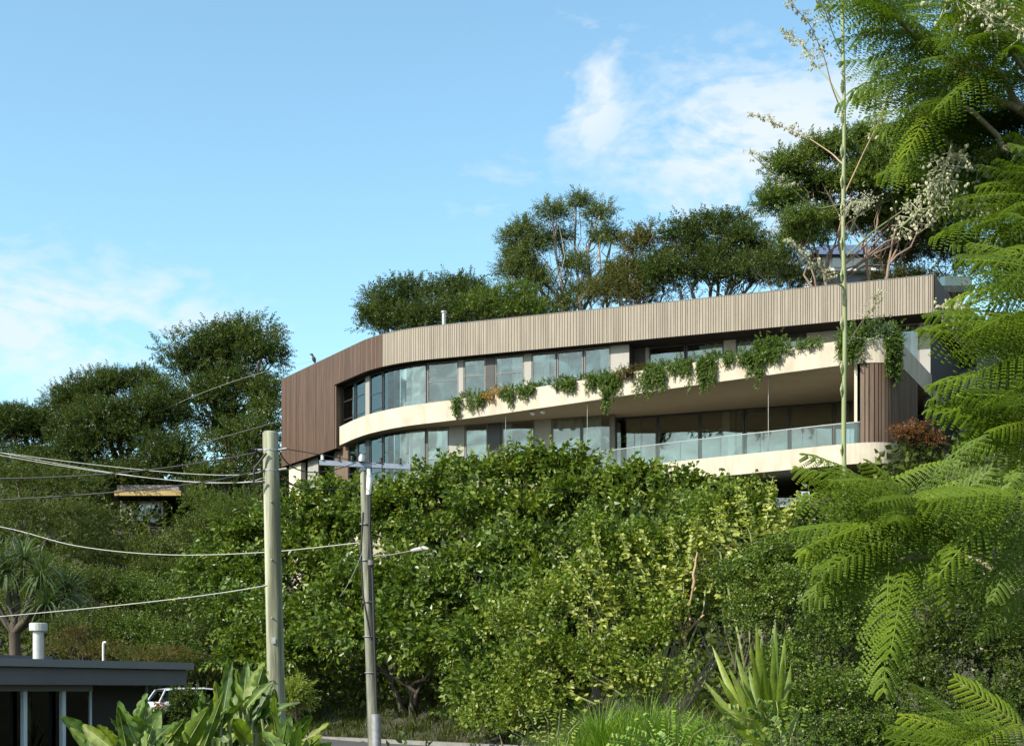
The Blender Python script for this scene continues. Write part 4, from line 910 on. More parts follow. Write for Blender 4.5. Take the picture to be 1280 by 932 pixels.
tree('red_tipped_shrub','spray of red and orange young leaves crowning the bush by the timber column','shrub',(P(1148,600,46.8)[0],46.8,gz(P(1148,600,46.8)[0],46.8)),
 [B(1140,542,46.8,17,9),B(1160,552,46.8,16,9),B(1131,546,46.8,9,7)],T_SMALL,'leaf_redtip',.32,1.1,bark='bark_dark',r0=.05,stems=1,seed=87,tone=.9,tonevar=.2,vspread=.3)
# ------------------------------------------------------------------ grassy clump, bottom centre
def blades(mb,c,n,L,W,rng,spread=.6,segs=4,droop=.7,rad=.2,tone=.5):
    V=[];Fq=[];A=[];k=0
    for i in range(n):
        a=rng.uniform(0,6.283); tl=rng.uniform(0,1)**.7*spread; l=L*rng.uniform(.6,1.1); w=W*rng.uniform(.7,1.1)
        h=np.array([math.cos(a),math.sin(a),0]); sd=np.array([-h[1],h[0],0]); p=np.array(c)+h*rad*rng.uniform(0,1)
        ang=tl; tone_=tone+rng.uniform(-.4,.4)
        for s in range(segs+1):
            t=s/segs; ww=w*(1-t)**.6*(.55+.9*min(t*3,1)*.5)
            V+= [p-sd*ww/2, p+sd*ww/2]
            p=p+(h*math.sin(ang)+np.array([0,0,math.cos(ang)]))*l/segs; ang+=droop/segs*rng.uniform(.5,1.5)
            if s<segs: Fq.append((k,k+1,k+3,k+2)); A.append(tone_)
            k+=2
    mb.add(np.array(V),Fq,np.clip(A,0,1))
rg=np.random.default_rng(9)
t=thing('grass_clump',(P(790,990,20)[0],20,gz(P(790,990,20)[0],20)),'bright green feathery grass clump at the bottom, left of the sword leaved plant','grass clump')
m=MB()
for px,py in ((725,930),(750,905),(780,915),(810,900),(840,915),(870,925),(765,950),(830,945),(890,945),(700,945)):
    c=P(px,py+26,20+rg.uniform(-.6,.6)); blades(m,c,260,.85,.016,rg,.75,4,.9,.35,.55)
m.build('blades',M['leaf_grass'],t)
m=MB()
for px,py in ((735,990),(800,990),(870,990)): c=P(px,py,20.0); m.tube([(c[0],c[1],gz(c[0],c[1])-.1),c],.09,6)
m.build('stalk_base',M['bark_dark'],t)
# sword leaved plant
def swords(name,label,cat,items,mat,seed,base,w=.10):
    rng=np.random.default_rng(seed); t=thing(name,base,label,cat); 
    for (a,b) in items:
        m=MB(); a=P(*a); b=P(*b); L=np.linalg.norm(b-a); d=(b-a)/L; n=9; V=[];Fq=[]
        sd=np.cross(d,(0.15*rng.normal(),1,0.2)); sd/=np.linalg.norm(sd); up=np.cross(sd,d)
        bend=rng.uniform(-.16,.22)*L
        for i in range(n):
            tt=i/(n-1); ww=w*(math.sin(math.pi*min(1,.25+.75*tt))**.75)*(1 if tt<.99 else .05)
            p=a+d*L*tt+up*(bend*tt*tt)
            V+=[p-sd*ww/2-up*ww*.0,p+up*ww*-.22,p+sd*ww/2]
            if i<n-1: k=3*i; Fq+=[(k,k+1,k+4,k+3),(k+1,k+2,k+5,k+4)]
        m.add(V,Fq,np.repeat(rng.uniform(0,1),len(Fq))); m.build('leaf',M[mat],t,smooth=True)
    return t
swords('sword_leaf_plant','stiff yellow green sword leaved plant standing at the bottom right of centre','plant',
 [((945,940,14),(889,800,14.2)),((950,935,14),(903,850,13.6)),((955,935,14),(922,812,14)),((958,935,14),(942,775,13.9)),((962,935,14),(952,800,13.5)),((965,930,14),(972,772,14.1)),((968,935,14),(980,815,13.6)),((972,935,14),(994,828,14)),((960,935,13.9),(930,868,13.2)),((968,935,13.9),(962,850,13.2)),((950,935,14),(878,850,14.2)),((975,935,14),(1004,880,14.2)),((955,932,13.8),(912,905,13.1)),((958,935,14.1),(934,830,14.5)),((955,935,14),(915,835,13.8)),((960,935,14),(938,800,13.7)),((962,935,14),(948,825,13.4)),((966,935,14),(968,800,13.6)),((970,935,14),(990,855,13.7)),((952,935,14),(895,880,13.6)),((970,935,14),(985,790,14.3)),((958,935,14),(925,850,13.9)),((965,935,14),(975,860,13.3))],'leaf_sword',91,(P(960,935,14)[0],14,gz(P(960,935,14)[0],14)),w=.085)
m=MB(); a=P(958,930,14); m.tube([(a[0],14,gz(a[0],14)-.1),a],[.10,.08],8); sp=m.build('trunk',M['bark_grey'],bpy.data.objects['sword_leaf_plant'],smooth=True)
# willow like pinnate sprays around it
def pinnate_plant(label,items,seed,mat='leaf_paddle',L=.14):
    rng=np.random.default_rng(seed); c=P(*items[0][0]); t=thing('pinnate_plant',(c[0],c[1],gz(c[0],c[1])),label,'plant'); m=MB(); s=MB()
    for a,b in items:
        a=P(*a); b=P(*b); p=limb(s,a,b,.008,.003,rng,4,.02,8,sag=.15)
        d=(b-a)/np.linalg.norm(b-a); sd=np.cross(d,(0,-1,.3)); sd/=np.linalg.norm(sd); V=[];A=[]
        for i in range(2,8):
            for q in (0,.5):
                pp=p[i-1]+(p[i]-p[i-1])*q
                for sg in (-1,1): V.append(leaf6(L*rng.uniform(.8,1.1),L*.26,pp,sd*sg+d*.6+np.array([0,0,-.25]),(0,-.6,1))); A.append(rng.uniform(.2,1))
        n=len(V); f=np.array(F6)[None]+np.arange(n)[:,None,None]*8; m.add(np.concatenate(V),f.reshape(-1,4),np.repeat(A,6))
    m.build('leaves',M[mat],t); limb(s,(c[0],c[1],gz(c[0],c[1])),c,.02,.012,rng,5,.02); s.build('stems',M['stem_green'],t)
pinnate_plant('young plant with drooping paired leaflets in front of the sword leaves',[((985,950,13),(940,880,12.8)),((985,950,13),(1000,885,12.8)),((980,950,13),(905,890,12.7)),((985,955,13),(960,905,12.6)),((990,955,13),(1010,920,12.8)),((975,960,13),(930,925,12.6)),((960,960,13),(880,920,12.6)),((980,950,13),(970,875,13.1))],93)
pinnate_plant('low plant with glossy lance leaflets in front of the bright grass clump',[((830,960,16),(800,895,15.8)),((835,960,16),(835,888,15.8)),((840,960,16),(868,892,15.8)),((845,960,16),(890,905,15.7)),((830,965,16),(780,915,15.7)),((838,965,16),(850,905,15.6)),((842,970,16),(818,920,15.6)),((825,970,16),(760,925,15.7)),((845,965,16),(905,925,15.7))],94,mat='leaf_grass',L=.13)
pinnate_plant('arching leafy sprigs at the bottom edge left of the grass clump',[((690,960,18),(655,890,17.8)),((690,960,18),(675,880,17.8)),((695,960,18),(700,885,17.8)),((700,960,18),(725,900,17.8)),((688,965,18),(640,915,17.7))],95,mat='leaf_lime',L=.13)
# ------------------------------------------------------------------ bank grass and leaf litter under the hedge
rg=np.random.default_rng(19); m=MB(); n=0
while n<3200:
    x=rg.uniform(-12,8); y=rg.uniform(34,60); d=float(dist_hill(np.array(x),np.array(y)))
    if .3<d<5.5: blades(m,(x,y,gz(x,y)-.03),8,.5,.035,rg,.7,3,.9,.18,.35); n+=1
o=m.build('bank_grass',M['leaf_olive']); tag(o,'shaded tufted grass covering the bank behind the road kerb','grass',kind='stuff')
N_=26000; x=rg.uniform(-62,40,N_); y=rg.uniform(36,84,N_); d=dist_hill(x,y); k=(d>2)&~inpoly(x,y,HOUSE_C); x=x[k];y=y[k]; z=ground(x,y); m=MB()
scatter(m,T_ROUND,np.stack([x,y,z+rg.uniform(0,.5,len(x))],-1),rg.normal(0,.6,(len(x),3))+np.array([0,-.4,.7]),rg.uniform(.7,1.4,len(x)),rng=rg,var=rg.uniform(.1,.6,len(x)))
o=m.build('hillside_undergrowth',M['leaf_olive']); tag(o,'low leafy undergrowth covering the hillside','undergrowth',kind='stuff')
N_=5000; x=rg.uniform(-9,16,N_); y=rg.uniform(10,32,N_); k=((y<27)|(x>3))&(x>-3.5)&(dist_hill(x,y)<-6.8); x=x[k]; y=y[k]; z=ground(x,y); m=MB()
scatter(m,T_ROUND,np.stack([x,y,z+rg.uniform(0,.4,len(x))],-1),rg.normal(0,.6,(len(x),3))+np.array([0,-.3,.8]),rg.uniform(.4,.8,len(x)),rng=rg)
o=m.build('verge_undergrowth',M['leaf_dark']); tag(o,'low leafy undergrowth on the near verge','undergrowth',kind='stuff')
# ------------------------------------------------------------------ pandanus
def pandanus():
    base=(P(15,815,35)[0],35,gz(P(15,815,35)[0],35)); t=thing('pandanus',base,'pandanus with spiky strap leaf heads on a forked dark trunk behind the carport','palm')
    rng=np.random.default_rng(51); tb=MB(); b=np.array(base); fk=P(18,790,35); limb(tb,b,fk,.16,.14,rng,8,.02)
    for i,(x,y,D) in enumerate(((8,715,35),(52,722,34.8),(84,742,35.2),(-30,720,35),(30,700,35.3),(58,755,34.5))):
        h=P(x,y,D); limb(tb,fk,h,.10,.06,rng,7,.04)
        m=MB(); blades(m,h,150,1.15,.055,rng,1.9,6,1.1,.05,.5); m.build('leaf_head',M['leaf_pandan'],t)
    tb.build('trunk',M['bark_dark'],t,smooth=True)
pandanus()
# ------------------------------------------------------------------ paddle leaved plants (bottom left)
def paddle(m,s,root,a,b,w,rng,tone):
    """petiole from root to a, blade from a to b"""
    root=np.array(root);a=np.array(a);b=np.array(b)
    s.tube([root,root+(a-root)*.5+np.array([0,0,.05]),a],[.035,.025,.018],6,cap=False)
    d=b-a; L=np.linalg.norm(d); d/=L; face=np.array([rng.normal(0,.5),-1,.5+rng.normal(0,.3)]); sd=np.cross(d,face); sd/=np.linalg.norm(sd); up=np.cross(sd,d)
    if up[2]<0: up=-up
    n=14; fold=rng.uniform(.15,.5); curl=rng.uniform(.05,.3); V=[];Fq=[]
    for i in range(n):
        t=i/(n-1); ww=w*(math.sin(math.pi*(.06+.92*t)**.8)**.65); rp=.02*math.sin(i*2.1+rng.uniform(0,1))
        c=a+d*L*t-up*curl*L*t*t
        cut=1-.18*(rng.uniform()<.18)
        V+=[c-sd*ww*.5*cut+up*(ww*fold*.5+rp),c-sd*ww*.26+up*ww*fold*.16,c,c+sd*ww*.26+up*ww*fold*.16,c+sd*ww*.5*cut+up*(ww*fold*.5-rp)]
        if i<n-1:
            k=5*i; Fq+=[(k+j,k+j+1,k+6+j,k+5+j) for j in range(4)]
    m.add(V,Fq,tone)
    s.tube([a+d*L*t-up*(curl*L*t*t+.004) for t in np.linspace(0,.9,6)],np.linspace(.012,.004,6),5,cap=False)
def strel(label,D,items,seed,w=.215):
    rng=np.random.default_rng(seed); xs=np.mean([i[0] for i in items]); bx=P(xs,950,D)[0]; base=np.array([bx,D,gz(bx,D)])
    t=thing('paddle_leaf_plant',base,label,'plant','paddle leaved plants by the carport')
    s=MB()
    items=list(items)+[(x0+rng.uniform(-18,18),y0+rng.uniform(5,25),x1+rng.uniform(-26,26),y1+rng.uniform(8,34),(r[0] if r else 1)*rng.uniform(.6,.85)) for (x0,y0,x1,y1,*r) in list(items)*2]
    for (x0,y0,x1,y1,*r) in items:
        dd=D+rng.uniform(-.6,.6); m=MB(); paddle(m,s,base+np.array([rng.normal(0,.2)+(P(x0,y0,D)[0]-bx)*.6,rng.normal(0,.2),0]),P(x0,y0,dd),P(x1,y1,dd+rng.uniform(-.4,.3)),w*(r[0] if r else 1),rng,np.clip(rng.normal(.5,.28),0,1))
        m.build('leaf',M['leaf_paddle'],t,smooth=True)
    s.build('stalks',M['stem_green'],t,smooth=True)
strel('paddle leaved plant in front of the carport posts, left clump',17,[(118,930,79,893),(140,935,100,905,.9),(110,945,84,940),(160,925,148,868,.8),(170,915,174,866,1.0),(180,940,198,885,1.1),(150,940,128,905),(168,950,156,900),(190,930,215,895,.9),(125,960,105,920),(200,945,190,898,.9),(140,955,142,912),(175,905,180,872,.7)],101)
strel('paddle leaved plant below the white car, middle clump',18,[(208,930,232,895,.9),(222,920,246,898,.7),(225,945,262,880,1.0),(240,940,280,850,.9),(235,930,220,905),(250,935,288,892),(255,920,258,872),(262,940,300,905),(230,960,250,915),(270,930,290,880),(245,905,262,862,.8),(275,945,268,900)],102)
strel('tall paddle leaved plant rising beside the near timber pole, right clump',18,[(285,900,287,818,.9),(300,890,298,835,.9),(310,885,322,822,1.0),(300,915,280,868),(315,905,340,850),(325,920,350,880),(310,930,292,890),(295,890,275,845,.9),(320,890,312,838),(330,900,334,845),(290,930,320,895,1.1),(305,880,308,825,.7),(335,935,345,895),(280,910,265,875,.8),(318,870,330,832,.8)],103)
strel('paddle leaved plant at the foot of the near pole, right side',16,[(355,945,385,888,1.1),(360,950,410,918,.9),(350,940,362,900),(365,960,392,930),(345,935,352,880),(370,955,420,925,.7),(352,930,372,905,.6)],104,w=.22)
tree('leafy_shrub','yellow flowering twiggy shrub between the near pole and the road','shrub',(P(362,930,24)[0],24,gz(P(362,930,24)[0],24)),[B(362,885,24,16,18),B(368,870,24,12,10)],T_FINE,'leaf_lime',.3,.7,bark='twig_tan',r0=.03,stems=2,seed=105,tone=.8)
# ------------------------------------------------------------------ tall bloom stalk
def stalk():
    D=24; b=P(1057,935,D); base=np.array([b[0],D,gz(b[0],D)])
    t=thing('bloom_stalk',base,'very tall straight green bloom stalk with cream flower branches, crossing the house','plant')
    rng=np.random.default_rng(61); m=MB(); top=P(1053.5,-150,D); n=40; pts=[base+(top-base)*k/(n-1)+np.array([.012*math.sin(k*.7),0,0]) for k in range(n)]
    m.tube(pts,np.linspace(.052,.024,n),12)
    m.build('stem',M['stem_green'],t,smooth=True)
    for y in (595,562,488,460,405,345,305,262,228,190,148,110):
        c=P(1055,y,D); m=MB(); m.tube([c+np.array([-.045,-.03,-.10]),c+np.array([-.062,-.05,0]),c+np.array([-.05,-.04,.12])],[.012,.02,.003],6); m.build('bract',M['stem_green'],t)
    br=[[(1053,142),(1040,110),(1030,70),(1012,30),(985,0)],[(1052,128),(1036,100),(1022,85),(1000,55),(980,40)],[(1053,70),(1040,40),(1030,10),(1015,-15)],
        [(1053,205),(1040,192),(1010,172),(975,158),(940,143)],[(1053,255),(1020,262),(985,232),(960,212),(938,192)],[(1058,170),(1075,155),(1098,152),(1112,125),(1108,105)],
        [(1057,240),(1080,190),(1100,150),(1110,130)],[(1058,320),(1090,290),(1130,262),(1165,240),(1200,215)],[(1057,345),(1025,335),(1000,318),(985,300)],[(1060,430),(1075,405),(1090,385),(1100,365)],[(1056,360),(1040,350),(1015,330)],[(1057,300),(1075,262),(1085,252)]]
    for i,pp in enumerate(br):
        q=[P(x,y,D+(j*.25 if i%2 else -j*.2)) for j,(x,y) in enumerate(pp)]
        L=[]
        for a,b_ in zip(q[:-1],q[1:]):
            for u in np.linspace(0,1,5,endpoint=False): L.append(a+(b_-a)*u)
        L.append(q[-1]); L=np.array(L); L[1:-1]=(L[:-2]+L[1:-1]*2+L[2:])/4
        s=MB(); s.tube(L,np.linspace(.014,.004,len(L)),5); bo=s.build('flower_branch',M['stem_green' if i%3 else 'twig_tan'],t,smooth=True)
        f=MB(); S=[];Dd=[]
        for u in np.linspace(.5,1,13 if i in (0,1,2,3) else 6):
            k=u*(len(L)-1); j=min(int(k),len(L)-2); p=L[j]+(L[j+1]-L[j])*(k-j)
            for w_ in range(4):
                d=rng.normal(0,1,3); d[2]=abs(d[2])*.3+.1; ln=.28*(1.15-u*.6)*rng.uniform(.3,1); e=p+d/np.linalg.norm(d)*ln
                f.tube([p,(p+e)/2+np.array([0,0,.02]),e],.003,3,var=.2,cap=False)
                for v_ in range(3):
                    S.append(p+(e-p)*rng.uniform(.3,1)+rng.normal(0,.01,3)); Dd.append(np.array([0,0,-1])+rng.normal(0,.45,3))
        scatter(f,T_PET,S,Dd,.052*rng.uniform(.6,1.2,len(S)),vspread=.4,rng=rng)
        f.build('blossom',M['petal'],bo)
    # big drooping cream cluster
    leafr=MB(); blades(leafr,base+np.array([0,0,.1]),26,1.5,.16,rng,1.1,7,.5,.12,.4); leafr.build('leaf_rosette',M['leaf_sword'],t)
T_PET=[]
for sd_ in range(3):
    r=np.random.default_rng(sd_); V=[];A=[]
    for k in range(6):
        a=k*1.05; V.append(leaf(1,.38,(0,0,0),(1,.42*math.cos(a),.42*math.sin(a)),(0,math.cos(a),math.sin(a)),.1,.1)); A.append(r.uniform(0,1))
    T_PET.append((np.concatenate(V),np.arange(24).reshape(-1,4),np.array(A)))
stalk()
# flower sprays hanging over the right tree
def spray(pts,D,label,seed,w=.20,n=60):
    rng=np.random.default_rng(seed); q=np.array([P(x,y,D) for x,y in pts]); L=[]
    for a,b in zip(q[:-1],q[1:]):
        for u in np.linspace(0,1,6,endpoint=False): L.append(a+(b-a)*u)
    L.append(q[-1]); L=np.array(L); f=MB(); S=[];Dd=[]
    t=thing('blossom_spray',L[0],label,'blossom','cream blossom sprays among the feathery fronds')
    s=MB(); s.tube(L,.006,5); s.build('stem',M['stem_green'],t,smooth=True)
    for k in range(n):
        u=rng.uniform(.05,1)*(len(L)-1); j=min(int(u),len(L)-2); p=L[j]+(L[j+1]-L[j])*(u-j)
        d=rng.normal(0,1,3); d/=np.linalg.norm(d); e=p+d*w*rng.uniform(.1,.7)+np.array([0,0,-.05*w]); f.tube([p,e],.0018,3,cap=False)
        for v in range(3): S.append(e+rng.normal(0,.018,3)); Dd.append(np.array([0,0,-1])+rng.normal(0,.4,3))
    scatter(f,T_PET,S,Dd,.021*rng.uniform(.7,1.3,len(S)),rng=rng); f.build('blossom',M['petal'],t)
spray([(1290,215),(1230,215),(1190,190),(1160,140)],7.2,'cream blossom spray hanging widest across the upper right fronds',111,.22,80)
spray([(1290,250),(1240,262),(1200,258),(1150,262),(1125,285)],7.1,'long cream blossom spray trailing left towards the red trunked tree',112,.14,80)
spray([(1190,180),(1180,215),(1170,235)],7.0,'short cream blossom cluster hanging below the middle right fronds',113,.2,60)
spray([(1290,45),(1250,25),(1215,5),(1180,-10)],6.6,'cream blossom spray at the very top right beside the branch',114,.2,70)
spray([(1225,385),(1195,388),(1170,382)],7.5,'small cream blossom string hanging by the right roof corner',115,.1,40)
spray([(1090,248),(1065,252),(1060,262)],14,'pale tuft of cream blossom beside the bloom stalk in front of the spreading tree',116,.24,34)
# ------------------------------------------------------------------ feathery frond trees, near right
def fronds(mb,sb,tip,D,n,L,rng,aim=(-1,0,0),cone=1.3,tone=.5,src=None,lift=.3,upv=(0,-.75,.7)):
    tip=P(*tip,D) if len(tip)==2 else np.array(tip)
    if src is not None:
        limb(sb,src,tip,.022,.010,rng,5,.06,7)
    a=np.array(aim,float); a/=np.linalg.norm(a)
    dirs=[];pos=[]
    for i in range(n):
        d=a+rng.normal(0,cone*.5,3)*np.array([1,1,.75]); d/=np.linalg.norm(d); d[2]+=lift*.4
        dirs.append(d); pos.append(tip+rng.normal(0,.04,3)-a*.10*rng.uniform(0,1))
    scatter(mb,T_FROND,pos,dirs,L*rng.uniform(.75,1.15,n),var=np.clip(tone+rng.normal(0,.2,n),0,1),roll=.22,vspread=.45,rng=rng,up=upv)
def frondtree(name,label,trunk,groups,seed,mat='leaf_frond',group='feathery leaved trees close to the camera'):
    rng=np.random.default_rng(seed); b=trunk[0]; t=thing(name,b,label,'tree',group); mb=MB(); sb=MB()
    pts=[np.array(p,float) for p in trunk]; L=[]
    for a,c in zip(pts[:-1],pts[1:]):
        for u in np.linspace(0,1,5,endpoint=False): L.append(a+(c-a)*u)
    L.append(pts[-1]); sb.tube(L,np.linspace(.11,.03,len(L)),10); L=np.array(L)
    for g in groups:
        tip=P(g['t'][0],g['t'][1],g['D']); src=g.get('src')
        if src is None:
            dd=np.linalg.norm(L-(tip+np.array([0,0,-.5])),axis=1); src=L[int(np.argmin(dd))]
        else: src=P(*src)
        fronds(mb,sb,tip,g['D'],g.get('n',9),g.get('L',.46),rng,g.get('aim',(-1,0,0)),g.get('cone',1.1),g.get('tone',.5),src,g.get('lift',.3),g.get('up',(0,-.75,.7)))
    mb.build('foliage',M[mat],t); sb.build('trunk',M['bark_grey'],t,smooth=True)
    return t
gx=lambda x,D:(x-HX)/F*D
D0=7.0; tr=[(gx(1420,7),7.2,gz(2.9,7)),(gx(1400,7),7.2,0),(gx(1370,7),7.1,2.2),(gx(1330,7),7.1,3.6)]
up=[]
for x,y,aim,n,tone in ((1120,20,(-1,-.2,.1),8,.35),(1180,0,(-.9,-.3,.1),9,.35),(1240,30,(-.8,-.4,0),9,.35),(1170,60,(-1,-.3,.0),9,.4),(1210,100,(-1,-.4,-.1),9,.38),(1270,90,(-.6,-.6,0),9,.35),(1175,120,(-1,-.2,-.1),8,.42),(1230,150,(-.9,-.4,-.1),9,.35),(1280,160,(-.6,-.5,0),8,.35),(1190,190,(-1,-.3,-.1),8,.3),(1250,210,(-.9,-.4,-.1),8,.3),(1215,240,(-1,-.2,-.25),7,.3),(1285,250,(-.9,-.4,-.2),9,.3),(1250,290,(-1,-.3,-.2),7,.35),(1260,60,(-1,-.5,0),10,.35),(1290,120,(-1,-.5,-.1),10,.3),(1270,200,(-1,-.5,-.1),10,.3),(1240,255,(-1,-.4,-.1),9,.25),(1290,290,(-1,-.4,0),10,.3),(1200,150,(-1,-.3,0),8,.35),(1160,90,(-1,-.2,0),7,.4),(1225,200,(-1,-.3,0),8,.3),(1140,-10,(-1,-.1,-.2),7,.3),(1280,-10,(-.6,-.4,-.3),9,.3)):
    if y>100: x+=int(min(70,(y-100)*.45))
    up.append(dict(t=(x,y),D=6.8+(x%7)*.12,aim=aim,n=int(n*1.5),tone=tone,L=.44,up=(0,-.7,.6)))
frondtree('feathery_tree','tall feathery leaved tree whose fronds hang from the top right corner',tr,up,201)
mid=[]
for x,y,aim,n,tone,L_ in ((1290,318,(-1,-.2,.05),4,.55,.46),(1262,425,(-.35,.1,1),4,.75,.42),(1270,430,(-1,-.3,.1),7,.55,.46),(1300,400,(-1,-.2,.1),7,.5,.5),(1275,470,(-1,-.3,-.1),8,.55,.46),(1300,520,(-1,-.3,-.15),9,.5,.5),(1270,540,(-1,-.4,-.2),7,.5,.42),(1310,570,(-1,-.4,-.3),6,.5,.48),(1310,640,(-1,-.4,-.2),4,.5,.44),(1300,350,(-1,-.3,.2),6,.6,.42)):
    mid.append(dict(t=(x+24,y),D=6.0+(x%5)*.08,aim=aim,n=n,tone=tone,L=L_*.92,cone=.65))
frondtree('feathery_tree','bright feathery leaved tree with fronds pointing left beside the house right end',[(gx(1480,6),6.2,gz(2.8,6)),(gx(1460,6),6.2,-1),(gx(1420,6),6.2,1),(gx(1370,6),6.1,1.9)],mid,202)
low=[]
for x,y,aim,n,tone,L_ in ((1135,640,(-1,-.3,-.05),9,.55,.46),(1125,650,(-.8,-.3,-.5),8,.5,.42),(1130,640,(-.2,-.3,-1),5,.45,.44),(1110,625,(-.8,-.2,.4),6,.65,.34),(1140,620,(.6,-.2,.25),6,.5,.34),(1150,640,(.8,-.3,-.5),4,.45,.36),(1180,640,(.3,-.3,.3),5,.5,.34),(1120,700,(-.7,-.2,-.7),5,.45,.42)):
    low.append(dict(t=(x,y),D=5.6+(x%5)*.08,aim=aim,n=n,tone=tone,L=L_,cone=.7,src=(1230,690,5.8)))
low+= [dict(t=(1275,620),D=5.4,aim=(-1,-.3,-.1),n=6,tone=.55,L=.42,cone=.7),dict(t=(1290,680),D=5.5,aim=(-.8,-.3,-.7),n=4,tone=.3,L=.34,cone=.8),dict(t=(1275,740),D=5.7,aim=(-.5,-.3,-.9),n=2,tone=.35,L=.32,cone=.6),
       dict(t=(1200,690),D=6.2,aim=(-.6,.2,-.4),n=3,tone=.2,L=.4,cone=1)]
lt=frondtree('feathery_tree','feathery leaved young tree whose drooping frond spray spreads below the house right end',[(gx(1520,5.8),6,gz(3,6)),(gx(1500,5.8),6,-1.5),(gx(1420,5.8),5.9,-.1),(gx(1330,5.8),5.9,.45),(gx(1230,5.8),5.8,.57)],low,203)
bot=[dict(t=(x,y),D=5.2,aim=aim,n=n,tone=.6,L=.36,cone=.75,lift=.3) for x,y,aim,n in ((1240,910,(-1,-.3,.1),5),(1290,930,(-.9,-.3,.1),4),(1230,950,(-.8,-.3,.3),5),(1290,970,(-.7,-.3,.4),4))]
frondtree('feathery_sapling','low bright feathery sapling in the bottom right corner',[(gx(1290,5.2),5.3,gz(1.9,5.3)),(gx(1280,5.2),5.3,-1.5),(gx(1270,5.2),5.25,-.35)],bot,204)

tree('leafy_shrub','small dark bush in front of the white car','shrub',(P(228,900,40)[0],40,gz(P(228,900,40)[0],40)),[B(232,878,40,20,12),B(245,890,40,26,16),B(218,896,40,28,12),B(200,905,40,22,10)],T_ROUND,'leaf_dark',.3,1.2,bark='bark_dark',r0=.03,stems=2,seed=106,tone=.5)
# ------------------------------------------------------------------ camera, sky, sun
cam=bpy.data.cameras.new('camera'); co=bpy.data.objects.new('camera',cam); COL.objects.link(co); SC.camera=co
co.location=(0,0,0); co.rotation_euler=(math.radians(90),0,0)
cam.sensor_fit='HORIZONTAL'; cam.sensor_width=36; cam.lens=36*F/1280; cam.shift_x=0; cam.shift_y=(HY-466)/1280; cam.clip_end=20000; cam.clip_start=.05
EL=math.radians(36); AZ=math.radians(180+57)   # bearing clockwise from +Y
sd_=np.array([math.sin(AZ)*math.cos(EL),math.cos(AZ)*math.cos(EL),math.sin(EL)])
L=bpy.data.lights.new('sun','SUN'); L.energy=5.0; L.angle=math.radians(.5); L.color=(1,.93,.80)
so=bpy.data.objects.new('sun',L); COL.objects.link(so); so.location=(0,0,60)
from mathutils import Vector
so.rotation_euler=Vector(sd_).to_track_quat('Z','Y').to_euler()
w=bpy.data.worlds.new("World"); SC.world=w; w.use_nodes=True; nt=w.node_tree; bg=nt.nodes['Background']; bg.inputs[1].default_value=.15
sk=nt.nodes.new('ShaderNodeTexSky'); sk.sky_type='NISHITA'; sk.sun_disc=False; sk.sun_elevation=EL; sk.sun_rotation=AZ; sk.ozone_density=1.6; sk.dust_density=.6; sk.air_density=1.0
tint=nt.nodes.new('ShaderNodeVectorMath'); tint.operation='MULTIPLY'; tint.inputs[1].default_value=(1.05,1.25,1.12)
nt.links.new(sk.outputs[0],tint.inputs[0])
# thin cirrus: noise over the sky direction
tc=nt.nodes.new('ShaderNodeTexCoord'); sep=nt.nodes.new('ShaderNodeSeparateXYZ'); nt.links.new(tc.outputs['Generated'],sep.inputs[0])
def math_(op,a,b=None,clamp=False):
    n=nt.nodes.new('ShaderNodeMath'); n.operation=op; n.use_clamp=clamp
    for i,v in enumerate((a,b)):
        if v is None: continue
        if isinstance(v,(int,float)): n.inputs[i].default_value=v
        else: nt.links.new(v,n.inputs[i])
    return n.outputs[0]
zc=math_('MAXIMUM',sep.outputs[2],.02)
az=math_('ARCTAN2',sep.outputs[0],sep.outputs[1]); el=math_('ARCSINE',sep.outputs[2])
def mask(px,py,rx,ry,gain=1.):
    a0=math.atan((px-HX)/F); e0=math.atan((HY-py)/F)
    u=math_('DIVIDE',math_('SUBTRACT',az,a0),rx/F); v=math_('DIVIDE',math_('SUBTRACT',el,e0),ry/F)
    d=math_('ADD',math_('MULTIPLY',u,u),math_('MULTIPLY',v,v)); d=math_('SQRT',d)
    return math_('MULTIPLY',math_('SUBTRACT',1.25,d,True),gain)
mk=mask(960,190,300,150,1.0)
mk=math_('MAXIMUM',mk,mask(740,120,80,110,.95))
mk=math_('MAXIMUM',mk,mask(100,430,330,120,.85)); mk=math_('MAXIMUM',mk,mask(560,30,90,50,.35)); mk=math_('MAXIMUM',mk,mask(630,250,120,70,.5))
back=math_('MULTIPLY',math_('LESS_THAN',sep.outputs[1],0.1),.85); mk=math_('MAXIMUM',mk,back)
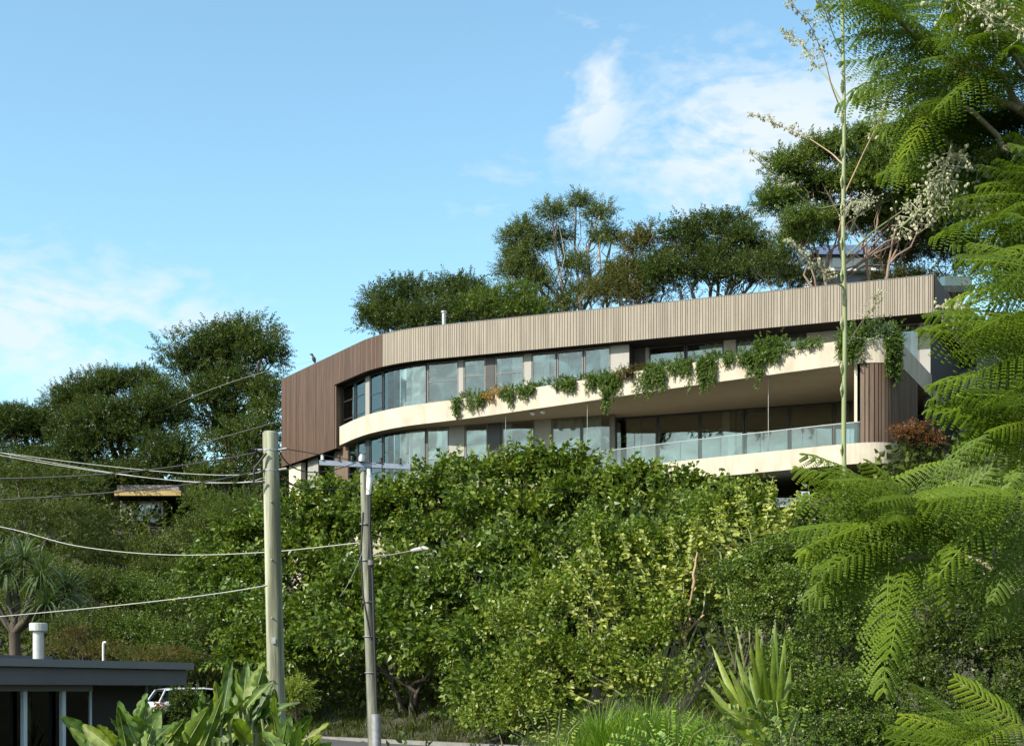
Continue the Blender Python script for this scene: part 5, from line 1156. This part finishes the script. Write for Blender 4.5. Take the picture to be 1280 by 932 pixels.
comb=nt.nodes.new('ShaderNodeCombineXYZ'); nt.links.new(az,comb.inputs[0]); nt.links.new(el,comb.inputs[1])
mp=nt.nodes.new('ShaderNodeMapping'); mp.inputs['Rotation'].default_value=(0,0,math.radians(-24)); mp.inputs['Scale'].default_value=(6,15,1); nt.links.new(comb.outputs[0],mp.inputs[0])
n1=nt.nodes.new('ShaderNodeTexNoise'); n1.inputs['Scale'].default_value=1.5; n1.inputs['Detail'].default_value=9; n1.inputs['Roughness'].default_value=.62; n1.inputs['Distortion'].default_value=.9
nt.links.new(mp.outputs[0],n1.inputs['Vector'])
mp2=nt.nodes.new('ShaderNodeMapping'); mp2.inputs['Rotation'].default_value=(0,0,math.radians(35)); mp2.inputs['Scale'].default_value=(40,70,1); nt.links.new(comb.outputs[0],mp2.inputs[0])
n2=nt.nodes.new('ShaderNodeTexNoise'); n2.inputs['Scale'].default_value=1.2; n2.inputs['Detail'].default_value=6; nt.links.new(mp2.outputs[0],n2.inputs['Vector'])
nn=math_('ADD',math_('MULTIPLY',n1.outputs[0],.7),math_('MULTIPLY',n2.outputs[0],.3))
cl=math_('MULTIPLY',math_('SUBTRACT',math_('ADD',nn,math_('MULTIPLY',mk,.30)),.63),6.5,True)
cl=math_('MULTIPLY',cl,mk,True); cl=math_('MULTIPLY',cl,.9)
mx=nt.nodes.new('ShaderNodeMix'); mx.data_type='RGBA'; nt.links.new(cl,mx.inputs[0]); nt.links.new(tint.outputs[0],mx.inputs[6]); mx.inputs[7].default_value=(3.7,4.05,4.25,1)
nt.links.new(mx.outputs[2],bg.inputs[0])
SC.view_settings.view_transform='Standard'; SC.view_settings.look='None'; SC.view_settings.gamma=1; SC.view_settings.exposure=0.68; SC.view_settings.use_curve_mapping=False
SC.render.engine='CYCLES'; cy=SC.cycles
cy.max_bounces=6; cy.diffuse_bounces=3; cy.glossy_bounces=3; cy.transmission_bounces=4; cy.transparent_max_bounces=12; cy.caustics_reflective=False; cy.caustics_refractive=False
cy.use_denoising=True; cy.denoiser='OPENIMAGEDENOISE'; cy.sample_clamp_indirect=4
